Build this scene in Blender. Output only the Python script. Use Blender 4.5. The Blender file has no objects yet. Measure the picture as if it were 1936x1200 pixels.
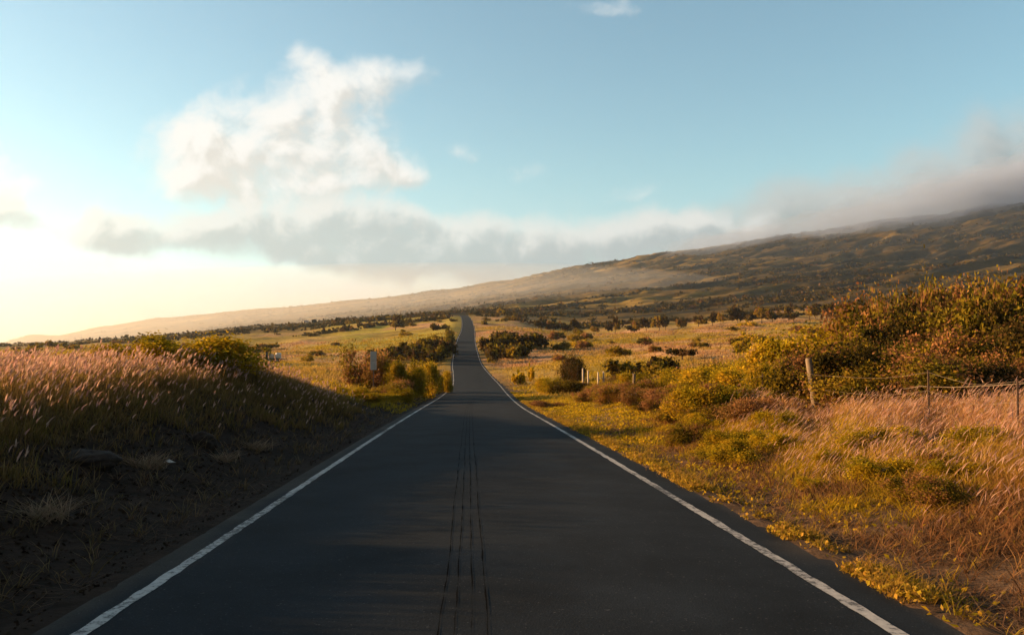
import bpy, math
import numpy as np
from mathutils import Vector

RNG = np.random.default_rng(7)
SC = bpy.context.scene
COL = SC.collection
F, CX, HY, CZ = 1520.0, 968.0, 645.0, 1.70      # focal length in photo pixels, photo centre column, horizon row, eye height
SUN_AZ, SUN_EL = math.radians(-80), math.radians(11)

# ------------------------------------------------------------------ numeric helpers
def sstep(x, a, b):
    t = np.clip((np.asarray(x, float) - a) / (b - a), 0, 1)
    return t * t * (3 - 2 * t)

def pchip(xs, ys):
    xs, ys = np.array(xs, float), np.array(ys, float)
    h = np.diff(xs); dl = np.diff(ys) / h
    m = np.zeros_like(xs)
    m[1:-1] = (dl[:-1] * h[1:] + dl[1:] * h[:-1]) / (h[1:] + h[:-1])
    m[0], m[-1] = dl[0], dl[-1]
    def f(x):
        x = np.asarray(x, float)
        i = np.clip(np.searchsorted(xs, x) - 1, 0, len(h) - 1)
        t = (x - xs[i]) / h[i]
        t = np.clip(t, -2, 3)
        lin = np.where(t < 0, ys[i] + m[i] * (x - xs[i]), 0) 
        out = ((1 + 2 * t) * (1 - t) ** 2 * ys[i] + t * (1 - t) ** 2 * h[i] * m[i]
               + t * t * (3 - 2 * t) * ys[i + 1] + t * t * (t - 1) * h[i] * m[i + 1])
        out = np.where(x < xs[0], ys[0] + m[0] * (x - xs[0]), out)
        return np.where(x > xs[-1], ys[-1] + m[-1] * (x - xs[-1]), out)
    return f

_perm = np.random.default_rng(11).permutation(4096)
_ga = np.random.default_rng(12).uniform(0, 2 * np.pi, 4096)
def gnoise(x, y):
    x = np.asarray(x, float); y = np.asarray(y, float)
    xi = np.floor(x).astype(np.int64); yi = np.floor(y).astype(np.int64)
    xf, yf = x - xi, y - yi
    u = xf ** 3 * (xf * (xf * 6 - 15) + 10); v = yf ** 3 * (yf * (yf * 6 - 15) + 10)
    def g(dx, dy):
        a = _ga[_perm[(_perm[(xi + dx) & 4095] + yi + dy) & 4095]]
        return np.cos(a) * (xf - dx) + np.sin(a) * (yf - dy)
    a = g(0, 0) * (1 - u) + g(1, 0) * u
    b = g(0, 1) * (1 - u) + g(1, 1) * u
    return (a * (1 - v) + b * v) * 1.5
def fbm(x, y, o=4, seed=0.0):
    s = 0; a = 1.0; n = 0
    for k in range(o):
        s = s + a * gnoise(x * 2 ** k + 37.1 * k + seed, y * 2 ** k - 19.7 * k + seed * 1.7); n += a; a *= .5
    return s / n

# ------------------------------------------------------------------ terrain
road_x = pchip([-20, 0, 5.2, 13.6, 26, 43.7, 66, 94, 122, 146, 195, 230, 357, 547, 700],
               [.8, .05, -.15, -.59, -1.25, -2.15, -3.0, -4.2, -6.2, -8.1, -11.2, -13.2, -19.5, -33.3, -52])
road_z = pchip([-20, 0, 13.6, 26, 43.7, 66, 94, 122, 146, 195, 230, 357, 480, 547, 620, 760],
               [.78, 0, -.55, -1.08, -1.88, -2.73, -3.35, -3.22, -2.7, -.55, 1.2, 7.8, 15.6, 19.4, 20.8, 20.0])
HALF_L, HALF_R = 3.0, 3.22

TC = np.array([-500, 0, 60, 110, 200, 300, 520, 700, 850, 950, 1100, 1300, 1500, 1700, 1936, 2500], float)
TD = np.array([100, 140, 200, 350, 550, 800, 1200, 1800, 2600, 4200], float)
TP = np.array([
 [700, 692, 692, 692, 690, 690, 697, 712, 722, 715, 700, 675, 660, 645, 632, 600],
 [684, 678, 678, 678, 678, 678, 684, 694, 698, 696, 683, 662, 648, 635, 620, 590],
 [668, 666, 666, 666, 666, 666, 670, 666, 655, 655, 660, 650, 636, 622, 600, 570],
 [660, 659, 659, 658, 655, 652, 646, 636, 622, 618, 632, 623, 609, 600, 582, 545],
 [656, 655, 654, 653, 648, 641, 624, 607, 596, 595, 611, 603, 588, 572, 555, 510],
 [655, 652, 650, 648, 643, 635, 615, 602, 593, 590, 592, 580, 565, 547, 525, 470],
 [662, 660, 657, 655, 650, 643, 622, 604, 589, 580, 568, 550, 535, 516, 492, 430],
 [660, 656, 652, 650, 644, 634, 606, 588, 572, 560, 540, 515, 495, 470, 440, 365],
 [662, 648, 633, 634, 616, 601, 582, 565, 547, 533, 505, 477, 447, 417, 383, 300],
 [690, 690, 690, 690, 680, 670, 660, 650, 640, 630, 610, 590, 570, 550, 520, 460]], float)
def far_z(x, y):
    yy = np.maximum(y, 60.0)
    px = np.clip(CX + F * x / yy, TC[0], TC[-1])
    ci = np.clip(np.searchsorted(TC, px) - 1, 0, len(TC) - 2)
    ct = (px - TC[ci]) / (TC[ci + 1] - TC[ci]); ct = ct * .5 + .5 * ct * ct * (3 - 2 * ct)
    ly = np.log(np.clip(yy, TD[0], TD[-1])); lt = np.log(TD)
    ri = np.clip(np.searchsorted(lt, ly) - 1, 0, len(TD) - 2)
    rt = (ly - lt[ri]) / (lt[ri + 1] - lt[ri]); rt = rt * .4 + .6 * rt * rt * (3 - 2 * rt)
    p = (TP[ri, ci] * (1 - ct) + TP[ri, ci + 1] * ct) * (1 - rt) + (TP[ri + 1, ci] * (1 - ct) + TP[ri + 1, ci + 1] * ct) * rt
    return CZ + (HY - p) / F * np.clip(yy, TD[0], TD[-1])

def near_z(x, y, s, zr):
    tl = np.maximum(-s - HALF_L, 0); tr = np.maximum(s - HALF_R, 0)
    bank = sstep(tl + .5 * fbm(x * .35, y * .35, 3, 5.), .9, 4.8)
    level = .62 - .25 * sstep(y, 24, 40)
    wb = 1 - sstep(y + .25 * tl, 26, 44)
    left_a = (level - zr) * bank
    left_b = 2.2 * (1 - np.exp(-np.maximum(tl - .8, 0) / 11))
    left = left_a * wb + left_b * (1 - wb)
    left = left - .10 * sstep(tl, 0, .5) * (1 - sstep(tl, .6, 1.6))
    rate = .05 + .05 * sstep(y, 45, 100)
    amp = .62 - .5 * sstep(y, 30, 62)
    right = amp * sstep(tr, .8, 5.5) + rate * np.minimum(np.maximum(tr - 4, 0), 150)
    right = right - .06 * sstep(tr, 0, .4) * (1 - sstep(tr, .5, 1.5))
    return zr + np.where(s < 0, left, right)

def height(x, y):
    x = np.asarray(x, float); y = np.asarray(y, float)
    zr = road_z(np.minimum(y, 760)); c = road_x(np.minimum(y, 700)); s = x - c
    w = sstep(y, 90, 150)
    z = near_z(x, y, s, zr) * (1 - w) + far_z(x, y) * w
    off = np.maximum(np.abs(s) - 3.2, 0)
    # relief of the land, growing with distance
    n1 = fbm(x * .45, y * .45, 3, 1.) * .10 * sstep(off, .3, 3)
    n2 = fbm(x * .06, y * .035, 4, 2.) * .55 * sstep(off, 3, 18) * sstep(y, 25, 80)
    n3 = fbm(x * .012, y * .010, 4, 3.) * 3.2 * sstep(off, 10, 60) * sstep(y, 140, 330) * (1 - .4 * sstep(y, 600, 900))
    xr, yr = x * .80 + y * .60, -x * .60 + y * .80
    rid = 1 - np.abs(fbm(xr * .0024, yr * .0105, 4, 4.)) * 2.2
    n4 = (rid - .45) * 21 * sstep(y, 450, 1300) * (.10 + .90 * sstep(x / np.maximum(y, 1), -.16, .12))
    n5 = fbm(x * .03, y * .03, 4, 6.) * 2.0 * sstep(y, 380, 900)
    z = z + n1 + n2 + n3 + n4 + n5
    # blend back to the road bed
    k = 2.5 + 10 * sstep(y, 110, 300)
    bed = np.where(off > 0, zr + off * .05, zr - .07 + .05 * sstep(np.abs(s), 2.6, 3.2))
    wr = sstep(off, 0.0, k) * sstep(y, 100, 150) + (1 - sstep(y, 100, 150)) * sstep(off, -.001, .05)
    wr = np.where(y > 690, 1.0, wr)
    return bed * (1 - wr) + z * wr

def at(px, d):
    """world x of photo column px at distance d"""
    return (px - CX) / F * d
def top(py, d):
    return CZ + (HY - py) / F * d

# ------------------------------------------------------------------ mesh helpers
def mesh_obj(name, V, Fq, mat, parent=None, tint=None, smooth=False):
    V = np.ascontiguousarray(V, np.float32); Fq = np.ascontiguousarray(Fq, np.int32)
    me = bpy.data.meshes.new(name)
    me.vertices.add(len(V)); me.vertices.foreach_set('co', V.ravel())
    k = Fq.shape[1]
    me.loops.add(Fq.size); me.loops.foreach_set('vertex_index', Fq.ravel())
    me.polygons.add(len(Fq)); me.polygons.foreach_set('loop_start', np.arange(len(Fq), dtype=np.int32) * k)
    if smooth: me.polygons.foreach_set('use_smooth', np.ones(len(Fq), bool))
    if tint is not None:
        a = me.attributes.new('tint', 'FLOAT_COLOR', 'POINT')
        c = np.ones((len(V), 4), np.float32); c[:, :3] = tint
        a.data.foreach_set('color', c.ravel())
    me.update(calc_edges=True); me.validate()
    me.materials.append(mat)
    o = bpy.data.objects.new(name, me); COL.objects.link(o)
    if parent: o.parent = parent
    return o

def poly_obj(name, V, faces, mat, parent=None, smooth=False):
    me = bpy.data.meshes.new(name); me.from_pydata([tuple(v) for v in V], [], faces); me.update()
    if smooth:
        for p in me.polygons: p.use_smooth = True
    me.materials.append(mat)
    o = bpy.data.objects.new(name, me); COL.objects.link(o)
    if parent: o.parent = parent
    return o

class Geo:
    def __init__(self): self.V = []; self.Q = []; self.C = []; self.n = 0
    def add(self, V, Q, C):
        self.V.append(V); self.Q.append(Q + self.n); self.C.append(C); self.n += len(V)
    def build(self, name, mat, parent=None, smooth=False):
        return mesh_obj(name, np.concatenate(self.V), np.concatenate(self.Q), mat, parent, np.concatenate(self.C), smooth)

def strips(g, P, lean_az, lean, bend, h, w, c0, c1, widths=(1, .8, .12), side_az=None):
    """n curved ribbons rising from points P"""
    n = len(P); L = len(widths)
    sa = RNG.uniform(0, 2 * np.pi, n) if side_az is None else side_az
    side = np.stack([np.cos(sa), np.sin(sa), np.zeros(n)], 1)
    ld = np.stack([np.cos(lean_az), np.sin(lean_az), np.zeros(n)], 1)
    V = np.zeros((n, L, 2, 3)); C = np.zeros((n, L, 2, 3))
    for k, ww in enumerate(widths):
        t = k / (L - 1)
        hor = (lean * t + bend * t * t) * h
        up = h * t * (1 - .35 * np.clip(bend, 0, 1.2) * t)
        p = P + ld * hor[:, None]; p[:, 2] += up
        V[:, k, 0] = p - side * (w * ww * .5)[:, None]; V[:, k, 1] = p + side * (w * ww * .5)[:, None]
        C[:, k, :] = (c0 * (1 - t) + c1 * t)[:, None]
    b = np.arange(n)[:, None] * (L * 2)
    q = np.concatenate([np.stack([b[:, 0] + 2 * k, b[:, 0] + 2 * k + 1, b[:, 0] + 2 * k + 3, b[:, 0] + 2 * k + 2], 1) for k in range(L - 1)])
    g.add(V.reshape(-1, 3), q, C.reshape(-1, 3))
    t = 1.0
    tip = P + ld * ((lean + bend) * h)[:, None]; tip[:, 2] += h * (1 - .35 * np.clip(bend, 0, 1.2))
    return tip

def leaves(g, P, size, C, elong=1.6, flat=0.0):
    n = len(P)
    N = RNG.normal(size=(n, 3)); N[:, 2] += flat; N /= np.linalg.norm(N, axis=1)[:, None]
    T = RNG.normal(size=(n, 3)); T -= N * (T * N).sum(1)[:, None]; T /= np.linalg.norm(T, axis=1)[:, None]
    B = np.cross(N, T)
    a = (size * elong * .5)[:, None]; b = (size * .5)[:, None]
    V = np.stack([P - T * a, P + B * b + N * b * .25, P + T * a, P - B * b + N * b * .25], 1)
    q = np.arange(n)[:, None] * 4 + np.arange(4)[None]
    g.add(V.reshape(-1, 3), q, np.repeat(C, 4, 0))

def tube(pts, rad, sides=6):
    """closed tapered tube along points"""
    pts = [Vector(p) for p in pts]; V = []; Fs = []
    for i, p in enumerate(pts):
        d = (pts[min(i + 1, len(pts) - 1)] - pts[max(i - 1, 0)]).normalized()
        a = d.orthogonal().normalized() if abs(d.z) < .95 else Vector((1, 0, 0)); a = (a - d * a.dot(d)).normalized(); b = d.cross(a)
        for k in range(sides):
            t = 2 * math.pi * k / sides
            V.append(p + (a * math.cos(t) + b * math.sin(t)) * rad[i])
    for i in range(len(pts) - 1):
        for k in range(sides):
            k2 = (k + 1) % sides
            Fs.append((i * sides + k, i * sides + k2, (i + 1) * sides + k2, (i + 1) * sides + k))
    Fs.append(tuple(range(sides))[::-1]); Fs.append(tuple((len(pts) - 1) * sides + k for k in range(sides)))
    return V, Fs
def join(parts):
    V = []; Fs = []
    for v, f in parts:
        o = len(V); V += list(v); Fs += [tuple(i + o for i in q) for q in f]
    return V, Fs
def box(c, sx, sy, sz, bev=.0):
    x, y, z = sx / 2, sy / 2, sz / 2
    V = [Vector((a * x, b * y, e * z)) + Vector(c) for a in (-1, 1) for b in (-1, 1) for e in (-1, 1)]
    Fs = [(0, 1, 3, 2), (4, 6, 7, 5), (0, 4, 5, 1), (2, 3, 7, 6), (0, 2, 6, 4), (1, 5, 7, 3)]
    return V, Fs
def bevel(o, w=.01, seg=2):
    m = o.modifiers.new('bevel', 'BEVEL'); m.width = w; m.segments = seg; m.limit_method = 'ANGLE'

def tag(o, label=None, cat=None, group=None, kind=None):
    if label: o['label'] = label
    if cat: o['category'] = cat
    if group: o['group'] = group
    if kind: o['kind'] = kind
    return o
def empty(name, loc, rz=0.0):
    o = bpy.data.objects.new(name, None); COL.objects.link(o); o.empty_display_size = .2
    o.location = loc; o.rotation_euler = (0, 0, rz); return o
def copy_tree(o, parent=None):
    c = o.copy(); COL.objects.link(c)
    if parent: c.parent = parent
    for ch in [x for x in o.children]: copy_tree(ch, c)
    return c

# ------------------------------------------------------------------ materials
def new_mat(name):
    m = bpy.data.materials.new(name); m.use_nodes = True
    nt = m.node_tree; nt.nodes.clear()
    return m, nt, nt.nodes.new, nt.links.new
def N(nt, t, **kw):
    n = nt.nodes.new(t)
    for k, v in kw.items():
        if k.startswith('i_'): n.inputs[int(k[2:])].default_value = v
        else: setattr(n, k, v)
    return n

def foliage_mat(name, trans=.35, gloss=.0, var=.25):
    m, nt, _, L = new_mat(name)
    at_ = N(nt, 'ShaderNodeAttribute', attribute_name='tint')
    oi = N(nt, 'ShaderNodeObjectInfo')
    hs = N(nt, 'ShaderNodeHueSaturation'); 
    mr = N(nt, 'ShaderNodeMapRange'); mr.inputs['To Min'].default_value = 1 - var; mr.inputs['To Max'].default_value = 1 + var
    L(oi.outputs['Random'], mr.inputs['Value']); L(mr.outputs[0], hs.inputs['Value']); L(at_.outputs['Color'], hs.inputs['Color'])
    d = N(nt, 'ShaderNodeBsdfDiffuse'); t = N(nt, 'ShaderNodeBsdfTranslucent'); mx = N(nt, 'ShaderNodeMixShader'); mx.inputs[0].default_value = trans
    L(hs.outputs[0], d.inputs[0]); L(hs.outputs[0], t.inputs[0]); L(d.outputs[0], mx.inputs[1]); L(t.outputs[0], mx.inputs[2])
    o = N(nt, 'ShaderNodeOutputMaterial')
    L(mx.outputs[0], o.inputs[0])
    return m
M_LEAF = foliage_mat('leaf', .38)
M_GRASS = foliage_mat('grass_blade', .45, var=0)
M_SCRUB = foliage_mat('scrub_leaf', .2, var=0)

def solid(name, c1, c2, scale=8, rough=.85, bump=.2, metal=0, stretch=(1, 1, 1), spec=.3):
    m, nt, _, L = new_mat(name)
    tc = N(nt, 'ShaderNodeTexCoord'); mp = N(nt, 'ShaderNodeMapping'); mp.inputs['Scale'].default_value = stretch
    nz = N(nt, 'ShaderNodeTexNoise'); nz.inputs['Scale'].default_value = scale; nz.inputs['Detail'].default_value = 6; nz.inputs['Roughness'].default_value = .65
    L(tc.outputs['Object'], mp.inputs[0]); L(mp.outputs[0], nz.inputs['Vector'])
    cr = N(nt, 'ShaderNodeValToRGB'); cr.color_ramp.elements[0].position = .35; cr.color_ramp.elements[1].position = .65
    cr.color_ramp.elements[0].color = (*c1, 1); cr.color_ramp.elements[1].color = (*c2, 1)
    L(nz.outputs['Fac'], cr.inputs[0])
    b = N(nt, 'ShaderNodeBsdfPrincipled'); b.inputs['Roughness'].default_value = rough; b.inputs['Metallic'].default_value = metal; b.inputs['Specular IOR Level'].default_value = spec
    L(cr.outputs[0], b.inputs['Base Color'])
    bp = N(nt, 'ShaderNodeBump'); bp.inputs['Strength'].default_value = bump; bp.inputs['Distance'].default_value = .02
    L(nz.outputs['Fac'], bp.inputs['Height']); L(bp.outputs[0], b.inputs['Normal'])
    o = N(nt, 'ShaderNodeOutputMaterial'); L(b.outputs[0], o.inputs[0])
    return m
M_BARK = solid('bark', (.05, .035, .025), (.13, .095, .065), 14, .95, .6, stretch=(1, 1, .2))
M_WOOD = solid('weathered_wood', (.10, .075, .05), (.25, .19, .13), 18, .9, .5, stretch=(1, 1, .12))
M_PALEWOOD = solid('pale_wood', (.38, .31, .23), (.62, .54, .43), 14, .85, .3, stretch=(1, 1, .15))
M_RUST = solid('rusty_steel', (.03, .022, .018), (.09, .05, .03), 25, .7, .3)
M_WIRE = solid('old_wire', (.14, .10, .07), (.26, .20, .15), 20, .7, .1)
M_ALU = solid('sign_back', (.42, .46, .46), (.55, .58, .57), 4, .5, .03)
M_POSTSTEEL = solid('sign_post_steel', (.10, .08, .07), (.2, .16, .13), 12, .6, .1)
M_ROCK = solid('lava_rock', (.016, .011, .008), (.045, .029, .020), 5, .95, .9)
M_PALEROCK = solid('pale_rock', (.45, .40, .33), (.7, .64, .55), 5, .9, .5)
M_PAPER = solid('paper', (.6, .58, .54), (.75, .73, .7), 5, .8, .1)
M_TANK = solid('white_plastic', (.60, .60, .58), (.74, .74, .72), 3, .45, .05)
M_DARKSTEEL = solid('dark_steel', (.02, .02, .02), (.06, .05, .045), 9, .6, .1)
M_RUBBER = solid('rubber', (.012, .012, .012), (.03, .028, .025), 12, .9, .1)
M_WALL = solid('white_wall', (.7, .68, .64), (.8, .78, .74), 2, .8, .05)
M_ROOF = solid('roof_metal', (.30, .27, .25), (.4, .37, .34), 2, .6, .05)

# ground: zone colour per vertex, broken up by fine noise
def ground_mat(name, scales, amount, bump_d):
    m, nt, _, L = new_mat(name)
    at_ = N(nt, 'ShaderNodeAttribute', attribute_name='tint')
    geo = N(nt, 'ShaderNodeNewGeometry')
    col = at_.outputs['Color']
    h = None
    for i, sc in enumerate(scales):
        nz = N(nt, 'ShaderNodeTexNoise'); nz.inputs['Scale'].default_value = sc; nz.inputs['Detail'].default_value = 8; nz.inputs['Roughness'].default_value = .68
        L(geo.outputs['Position'], nz.inputs['Vector'])
        mr = N(nt, 'ShaderNodeMapRange'); mr.inputs['From Min'].default_value = .3; mr.inputs['From Max'].default_value = .7
        mr.inputs['To Min'].default_value = 1 - amount; mr.inputs['To Max'].default_value = 1 + amount
        L(nz.outputs['Fac'], mr.inputs['Value'])
        vm = N(nt, 'ShaderNodeVectorMath', operation='SCALE'); L(col, vm.inputs[0]); L(mr.outputs[0], vm.inputs['Scale']); col = vm.outputs[0]
        h = nz if h is None else h
    b = N(nt, 'ShaderNodeBsdfPrincipled'); b.inputs['Roughness'].default_value = 1; b.inputs['Specular IOR Level'].default_value = .1
    L(col, b.inputs['Base Color'])
    bp = N(nt, 'ShaderNodeBump'); bp.inputs['Strength'].default_value = .8; bp.inputs['Distance'].default_value = bump_d
    L(h.outputs['Fac'], bp.inputs['Height']); L(bp.outputs[0], b.inputs['Normal'])
    o = N(nt, 'ShaderNodeOutputMaterial'); L(b.outputs[0], o.inputs[0])
    return m
M_GROUND = ground_mat('soil_and_meadow', (3.0, .35), .55, .12)
M_HILL = ground_mat('hillside_scrubland', (.08, .012), .38, 1.0)

def asphalt_mat():
    m, nt, _, L = new_mat('asphalt')
    geo = N(nt, 'ShaderNodeNewGeometry'); at_ = N(nt, 'ShaderNodeAttribute', attribute_name='tint')
    n1 = N(nt, 'ShaderNodeTexNoise'); n1.inputs['Scale'].default_value = 90; n1.inputs['Detail'].default_value = 4
    n2 = N(nt, 'ShaderNodeTexNoise'); n2.inputs['Scale'].default_value = .9; n2.inputs['Detail'].default_value = 6; n2.inputs['Roughness'].default_value = .6
    vo = N(nt, 'ShaderNodeTexVoronoi'); vo.inputs['Scale'].default_value = 55
    for n in (n1, n2, vo): L(geo.outputs['Position'], n.inputs['Vector'])
    r1 = N(nt, 'ShaderNodeMapRange'); r1.inputs['To Min'].default_value = .2; r1.inputs['To Max'].default_value = 1.8; L(n1.outputs['Fac'], r1.inputs['Value'])
    r2 = N(nt, 'ShaderNodeMapRange'); r2.inputs['From Min'].default_value = .3; r2.inputs['From Max'].default_value = .7; r2.inputs['To Min'].default_value = .68; r2.inputs['To Max'].default_value = 1.35; L(n2.outputs['Fac'], r2.inputs['Value'])
    ml = N(nt, 'ShaderNodeMath', operation='MULTIPLY'); L(r1.outputs[0], ml.inputs[0]); L(r2.outputs[0], ml.inputs[1])
    vm = N(nt, 'ShaderNodeVectorMath', operation='SCALE'); L(at_.outputs['Color'], vm.inputs[0]); L(ml.outputs[0], vm.inputs['Scale'])
    n3 = N(nt, 'ShaderNodeTexNoise'); n3.inputs['Scale'].default_value = 38; n3.inputs['Detail'].default_value = 2; L(geo.outputs['Position'], n3.inputs['Vector'])
    r3 = N(nt, 'ShaderNodeMapRange'); r3.inputs['From Min'].default_value = .66; r3.inputs['From Max'].default_value = .80; r3.inputs['To Min'].default_value = 0; r3.inputs['To Max'].default_value = .07; L(n3.outputs['Fac'], r3.inputs['Value'])
    sp = N(nt, 'ShaderNodeVectorMath', operation='ADD'); L(vm.outputs[0], sp.inputs[0]); L(r3.outputs[0], sp.inputs[1])
    b = N(nt, 'ShaderNodeBsdfPrincipled'); b.inputs['Roughness'].default_value = .9; b.inputs['Specular IOR Level'].default_value = .08
    L(sp.outputs[0], b.inputs['Base Color'])
    bp = N(nt, 'ShaderNodeBump'); bp.inputs['Strength'].default_value = .3; bp.inputs['Distance'].default_value = .004
    L(vo.outputs['Distance'], bp.inputs['Height']); L(bp.outputs[0], b.inputs['Normal'])
    o = N(nt, 'ShaderNodeOutputMaterial'); L(b.outputs[0], o.inputs[0])
    return m
M_ASPHALT = asphalt_mat()

def paint_mat():
    m, nt, _, L = new_mat('worn_road_paint')
    geo = N(nt, 'ShaderNodeNewGeometry')
    n1 = N(nt, 'ShaderNodeTexNoise'); n1.inputs['Scale'].default_value = 14; n1.inputs['Detail'].default_value = 7; n1.inputs['Roughness'].default_value = .75
    L(geo.outputs['Position'], n1.inputs['Vector'])
    n2 = N(nt, 'ShaderNodeTexNoise'); n2.inputs['Scale'].default_value = .55; n2.inputs['Detail'].default_value = 4; L(geo.outputs['Position'], n2.inputs['Vector'])
    ma = N(nt, 'ShaderNodeMath', operation='MULTIPLY_ADD'); L(n2.outputs['Fac'], ma.inputs[0]); ma.inputs[1].default_value = .55; ma.inputs[2].default_value = -.30
    mb = N(nt, 'ShaderNodeMath', operation='ADD'); L(ma.outputs[0], mb.inputs[0]); L(n1.outputs['Fac'], mb.inputs[1])
    cr = N(nt, 'ShaderNodeValToRGB'); e = cr.color_ramp.elements
    e[0].position = .40; e[0].color = (.05, .05, .05, 1); e[1].position = .50; e[1].color = (.36, .36, .35, 1)
    x = cr.color_ramp.elements.new(.75); x.color = (.52, .52, .50, 1)
    L(mb.outputs[0], cr.inputs[0])
    b = N(nt, 'ShaderNodeBsdfPrincipled'); b.inputs['Roughness'].default_value = .7; L(cr.outputs[0], b.inputs['Base Color'])
    o = N(nt, 'ShaderNodeOutputMaterial'); L(b.outputs[0], o.inputs[0])
    return m
M_PAINT = paint_mat()
M_TAR = solid('tar', (.006, .0065, .007), (.012, .0125, .013), 6, 1, .0, spec=0)

# ------------------------------------------------------------------ ground sheets
def mixc(a, b, t): return np.asarray(a)[None] * (1 - t[:, None]) + (np.asarray(b)[None] if np.ndim(b) == 1 else b) * t[:, None]
def lerp3(a, b, t): return a * (1 - t[:, None]) + np.asarray(b) * t[:, None]
SOIL = np.array([.026, .016, .011]); STRAW = np.array([.44, .30, .065]); PINK = np.array([.46, .265, .135]); YEL = np.array([.33, .23, .025])
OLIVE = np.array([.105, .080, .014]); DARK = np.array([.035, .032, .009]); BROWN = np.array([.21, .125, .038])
def zone_colour(x, y):
    n = len(x)
    c = road_x(np.minimum(y, 700)); s = x - c
    tl = -s - HALF_L; tr = s - HALF_R
    a = fbm(x * .05, y * .03, 5, 21.); b = fbm(x * .02, y * .012, 4, 22.); e = fbm(x * .3, y * .3, 4, 23.)
    col = np.tile(STRAW, (n, 1))
    col = lerp3(col, PINK, sstep(a, -.25, .2))
    col = lerp3(col, YEL, sstep(b + .4 * a - .28 * (s > 0) * sstep(y, 95, 140), -.22, .12))
    col = lerp3(col, OLIVE, sstep(fbm(x * .04, y * .05, 5, 24.), .10, .28) * .8)
    far = sstep(y, 420, 620)
    xr, yr = x * .80 + y * .60, -x * .60 + y * .80
    g = fbm(xr * .0035, yr * .015, 4, 71.) * 1.6; g2 = fbm(xr * .012, yr * .035, 5, 26.)
    hill = np.tile(np.array([.21, .135, .032]), (n, 1)); hill = lerp3(hill, np.array([.125, .092, .018]), sstep(g2, -.15, .2)); hill = lerp3(hill, OLIVE, sstep(g, -.15, .15)); hill = lerp3(hill, np.array([.42, .28, .06]), sstep(fbm(xr * .0022, yr * .021, 4, 28.), .14, .30) * .8); hill = lerp3(hill, DARK, sstep(g2 + .6 * g + .12 * sstep(x / np.maximum(y, 1), .1, .5), .0, .26)); hill = hill * np.array([.82, .80, .62]) * (1 - .50 * sstep(x / np.maximum(y, 1), .0, .42))[:, None]  # right-hand slope darkened in its colour to stand for cloud shadow
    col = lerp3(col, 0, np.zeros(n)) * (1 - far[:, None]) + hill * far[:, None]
    q = x / np.maximum(y, 1)
    crest = sstep(q, -.27, -.19) * (1 - sstep(q, -.06, -.045)) * sstep(y, 160, 260) * (1 - sstep(y, 560, 680))
    col = lerp3(col, np.array([.36, .30, .030]), crest * sstep(fbm(x * .03, y * .012, 4, 27.), -.25, .1) * .85)
    near = 1 - sstep(y, 60, 130)
    # left bank soil, right verge litter
    dl = (1 - sstep(tl + 1.2 * e, 2.8, 5.2)) * (s < 0); dr = (1 - sstep(tr + 1.0 * e, .8 + 1.5 * (1 - sstep(y, 10, 18)), 3.0 + 1.5 * (1 - sstep(y, 10, 18)))) * (s > 0)
    col = lerp3(col, BROWN * .75, near * .8)
    col = lerp3(col, SOIL, dl * (.35 + .65 * near))
    col = lerp3(col, np.array([.11, .070, .042]), dr * (.3 + .7 * near))
    return np.clip(col, .004, .6)
ys = np.concatenate([np.arange(-20, 3, .8), np.arange(3, 14, .12), 14 * np.exp(np.arange(0, np.log(700 / 14), .0085)), 700 * np.exp(np.arange(0, np.log(4200 / 700) + .001, .0075))])
i_split = int(np.searchsorted(ys, 620))
us = np.concatenate([np.linspace(-1.7, -.8, 50)[:-1], np.linspace(-.8, .8, 460), np.linspace(.8, 1.7, 50)[1:]])
def sheet(name, yv, mat):
    Y, U = np.meshgrid(yv, us, indexing='ij')
    X = (U * (Y + 30) + road_x(np.minimum(Y, 60)) * (1 - sstep(np.abs(U), .1, .6)))
    x, y = X.ravel(), Y.ravel(); z = height(x, y)
    r, c = Y.shape
    i = (np.arange(r - 1)[:, None] * c + np.arange(c - 1)[None]).ravel()
    return mesh_obj(name, np.stack([x, y, z], 1), np.stack([i, i + 1, i + c + 1, i + c], 1), mat, None, zone_colour(x, y), True)
tag(sheet('ground', ys[:i_split + 1], M_GROUND), kind='structure')
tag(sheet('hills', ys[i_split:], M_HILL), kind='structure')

# ------------------------------------------------------------------ road
ry = np.concatenate([np.arange(-15, 2, .25), np.arange(2, 22, .07), np.arange(22, 60, .25), np.arange(60, 681, 1.5)])
def ribbon(name, s0, s1, lift, mat, yv=ry, rag=0.0, cols=2, tint=None, seed=0.0, wander=0.0):
    yv = np.asarray(yv); c = road_x(yv) + wander * fbm(yv * .22, yv * 0 + seed * 3.3, 4); z = road_z(yv)
    dx = np.gradient(c, yv); L = []
    for k in range(cols):
        t = k / (cols - 1); s = s0 + (s1 - s0) * t
        j = rag * (fbm(yv * 2.2, yv * 0 + 13.3 * k + seed, 5) if k in (0, cols - 1) else 0)
        ss = s + j * (1 if k else -1)
        L.append(np.stack([c + ss, yv - dx * ss, z - .012 * np.abs(ss) + lift], 1))
    V = np.stack(L, 1).reshape(-1, 3); r = len(yv)
    i = (np.arange(r - 1)[:, None] * cols + np.arange(cols - 1)[None]).ravel()
    tc = None if tint is None else tint(V, np.tile(np.linspace(s0, s1, cols), r))
    return mesh_obj(name, V, np.stack([i, i + 1, i + cols + 1, i + cols], 1), mat, None, tc, True)
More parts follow.
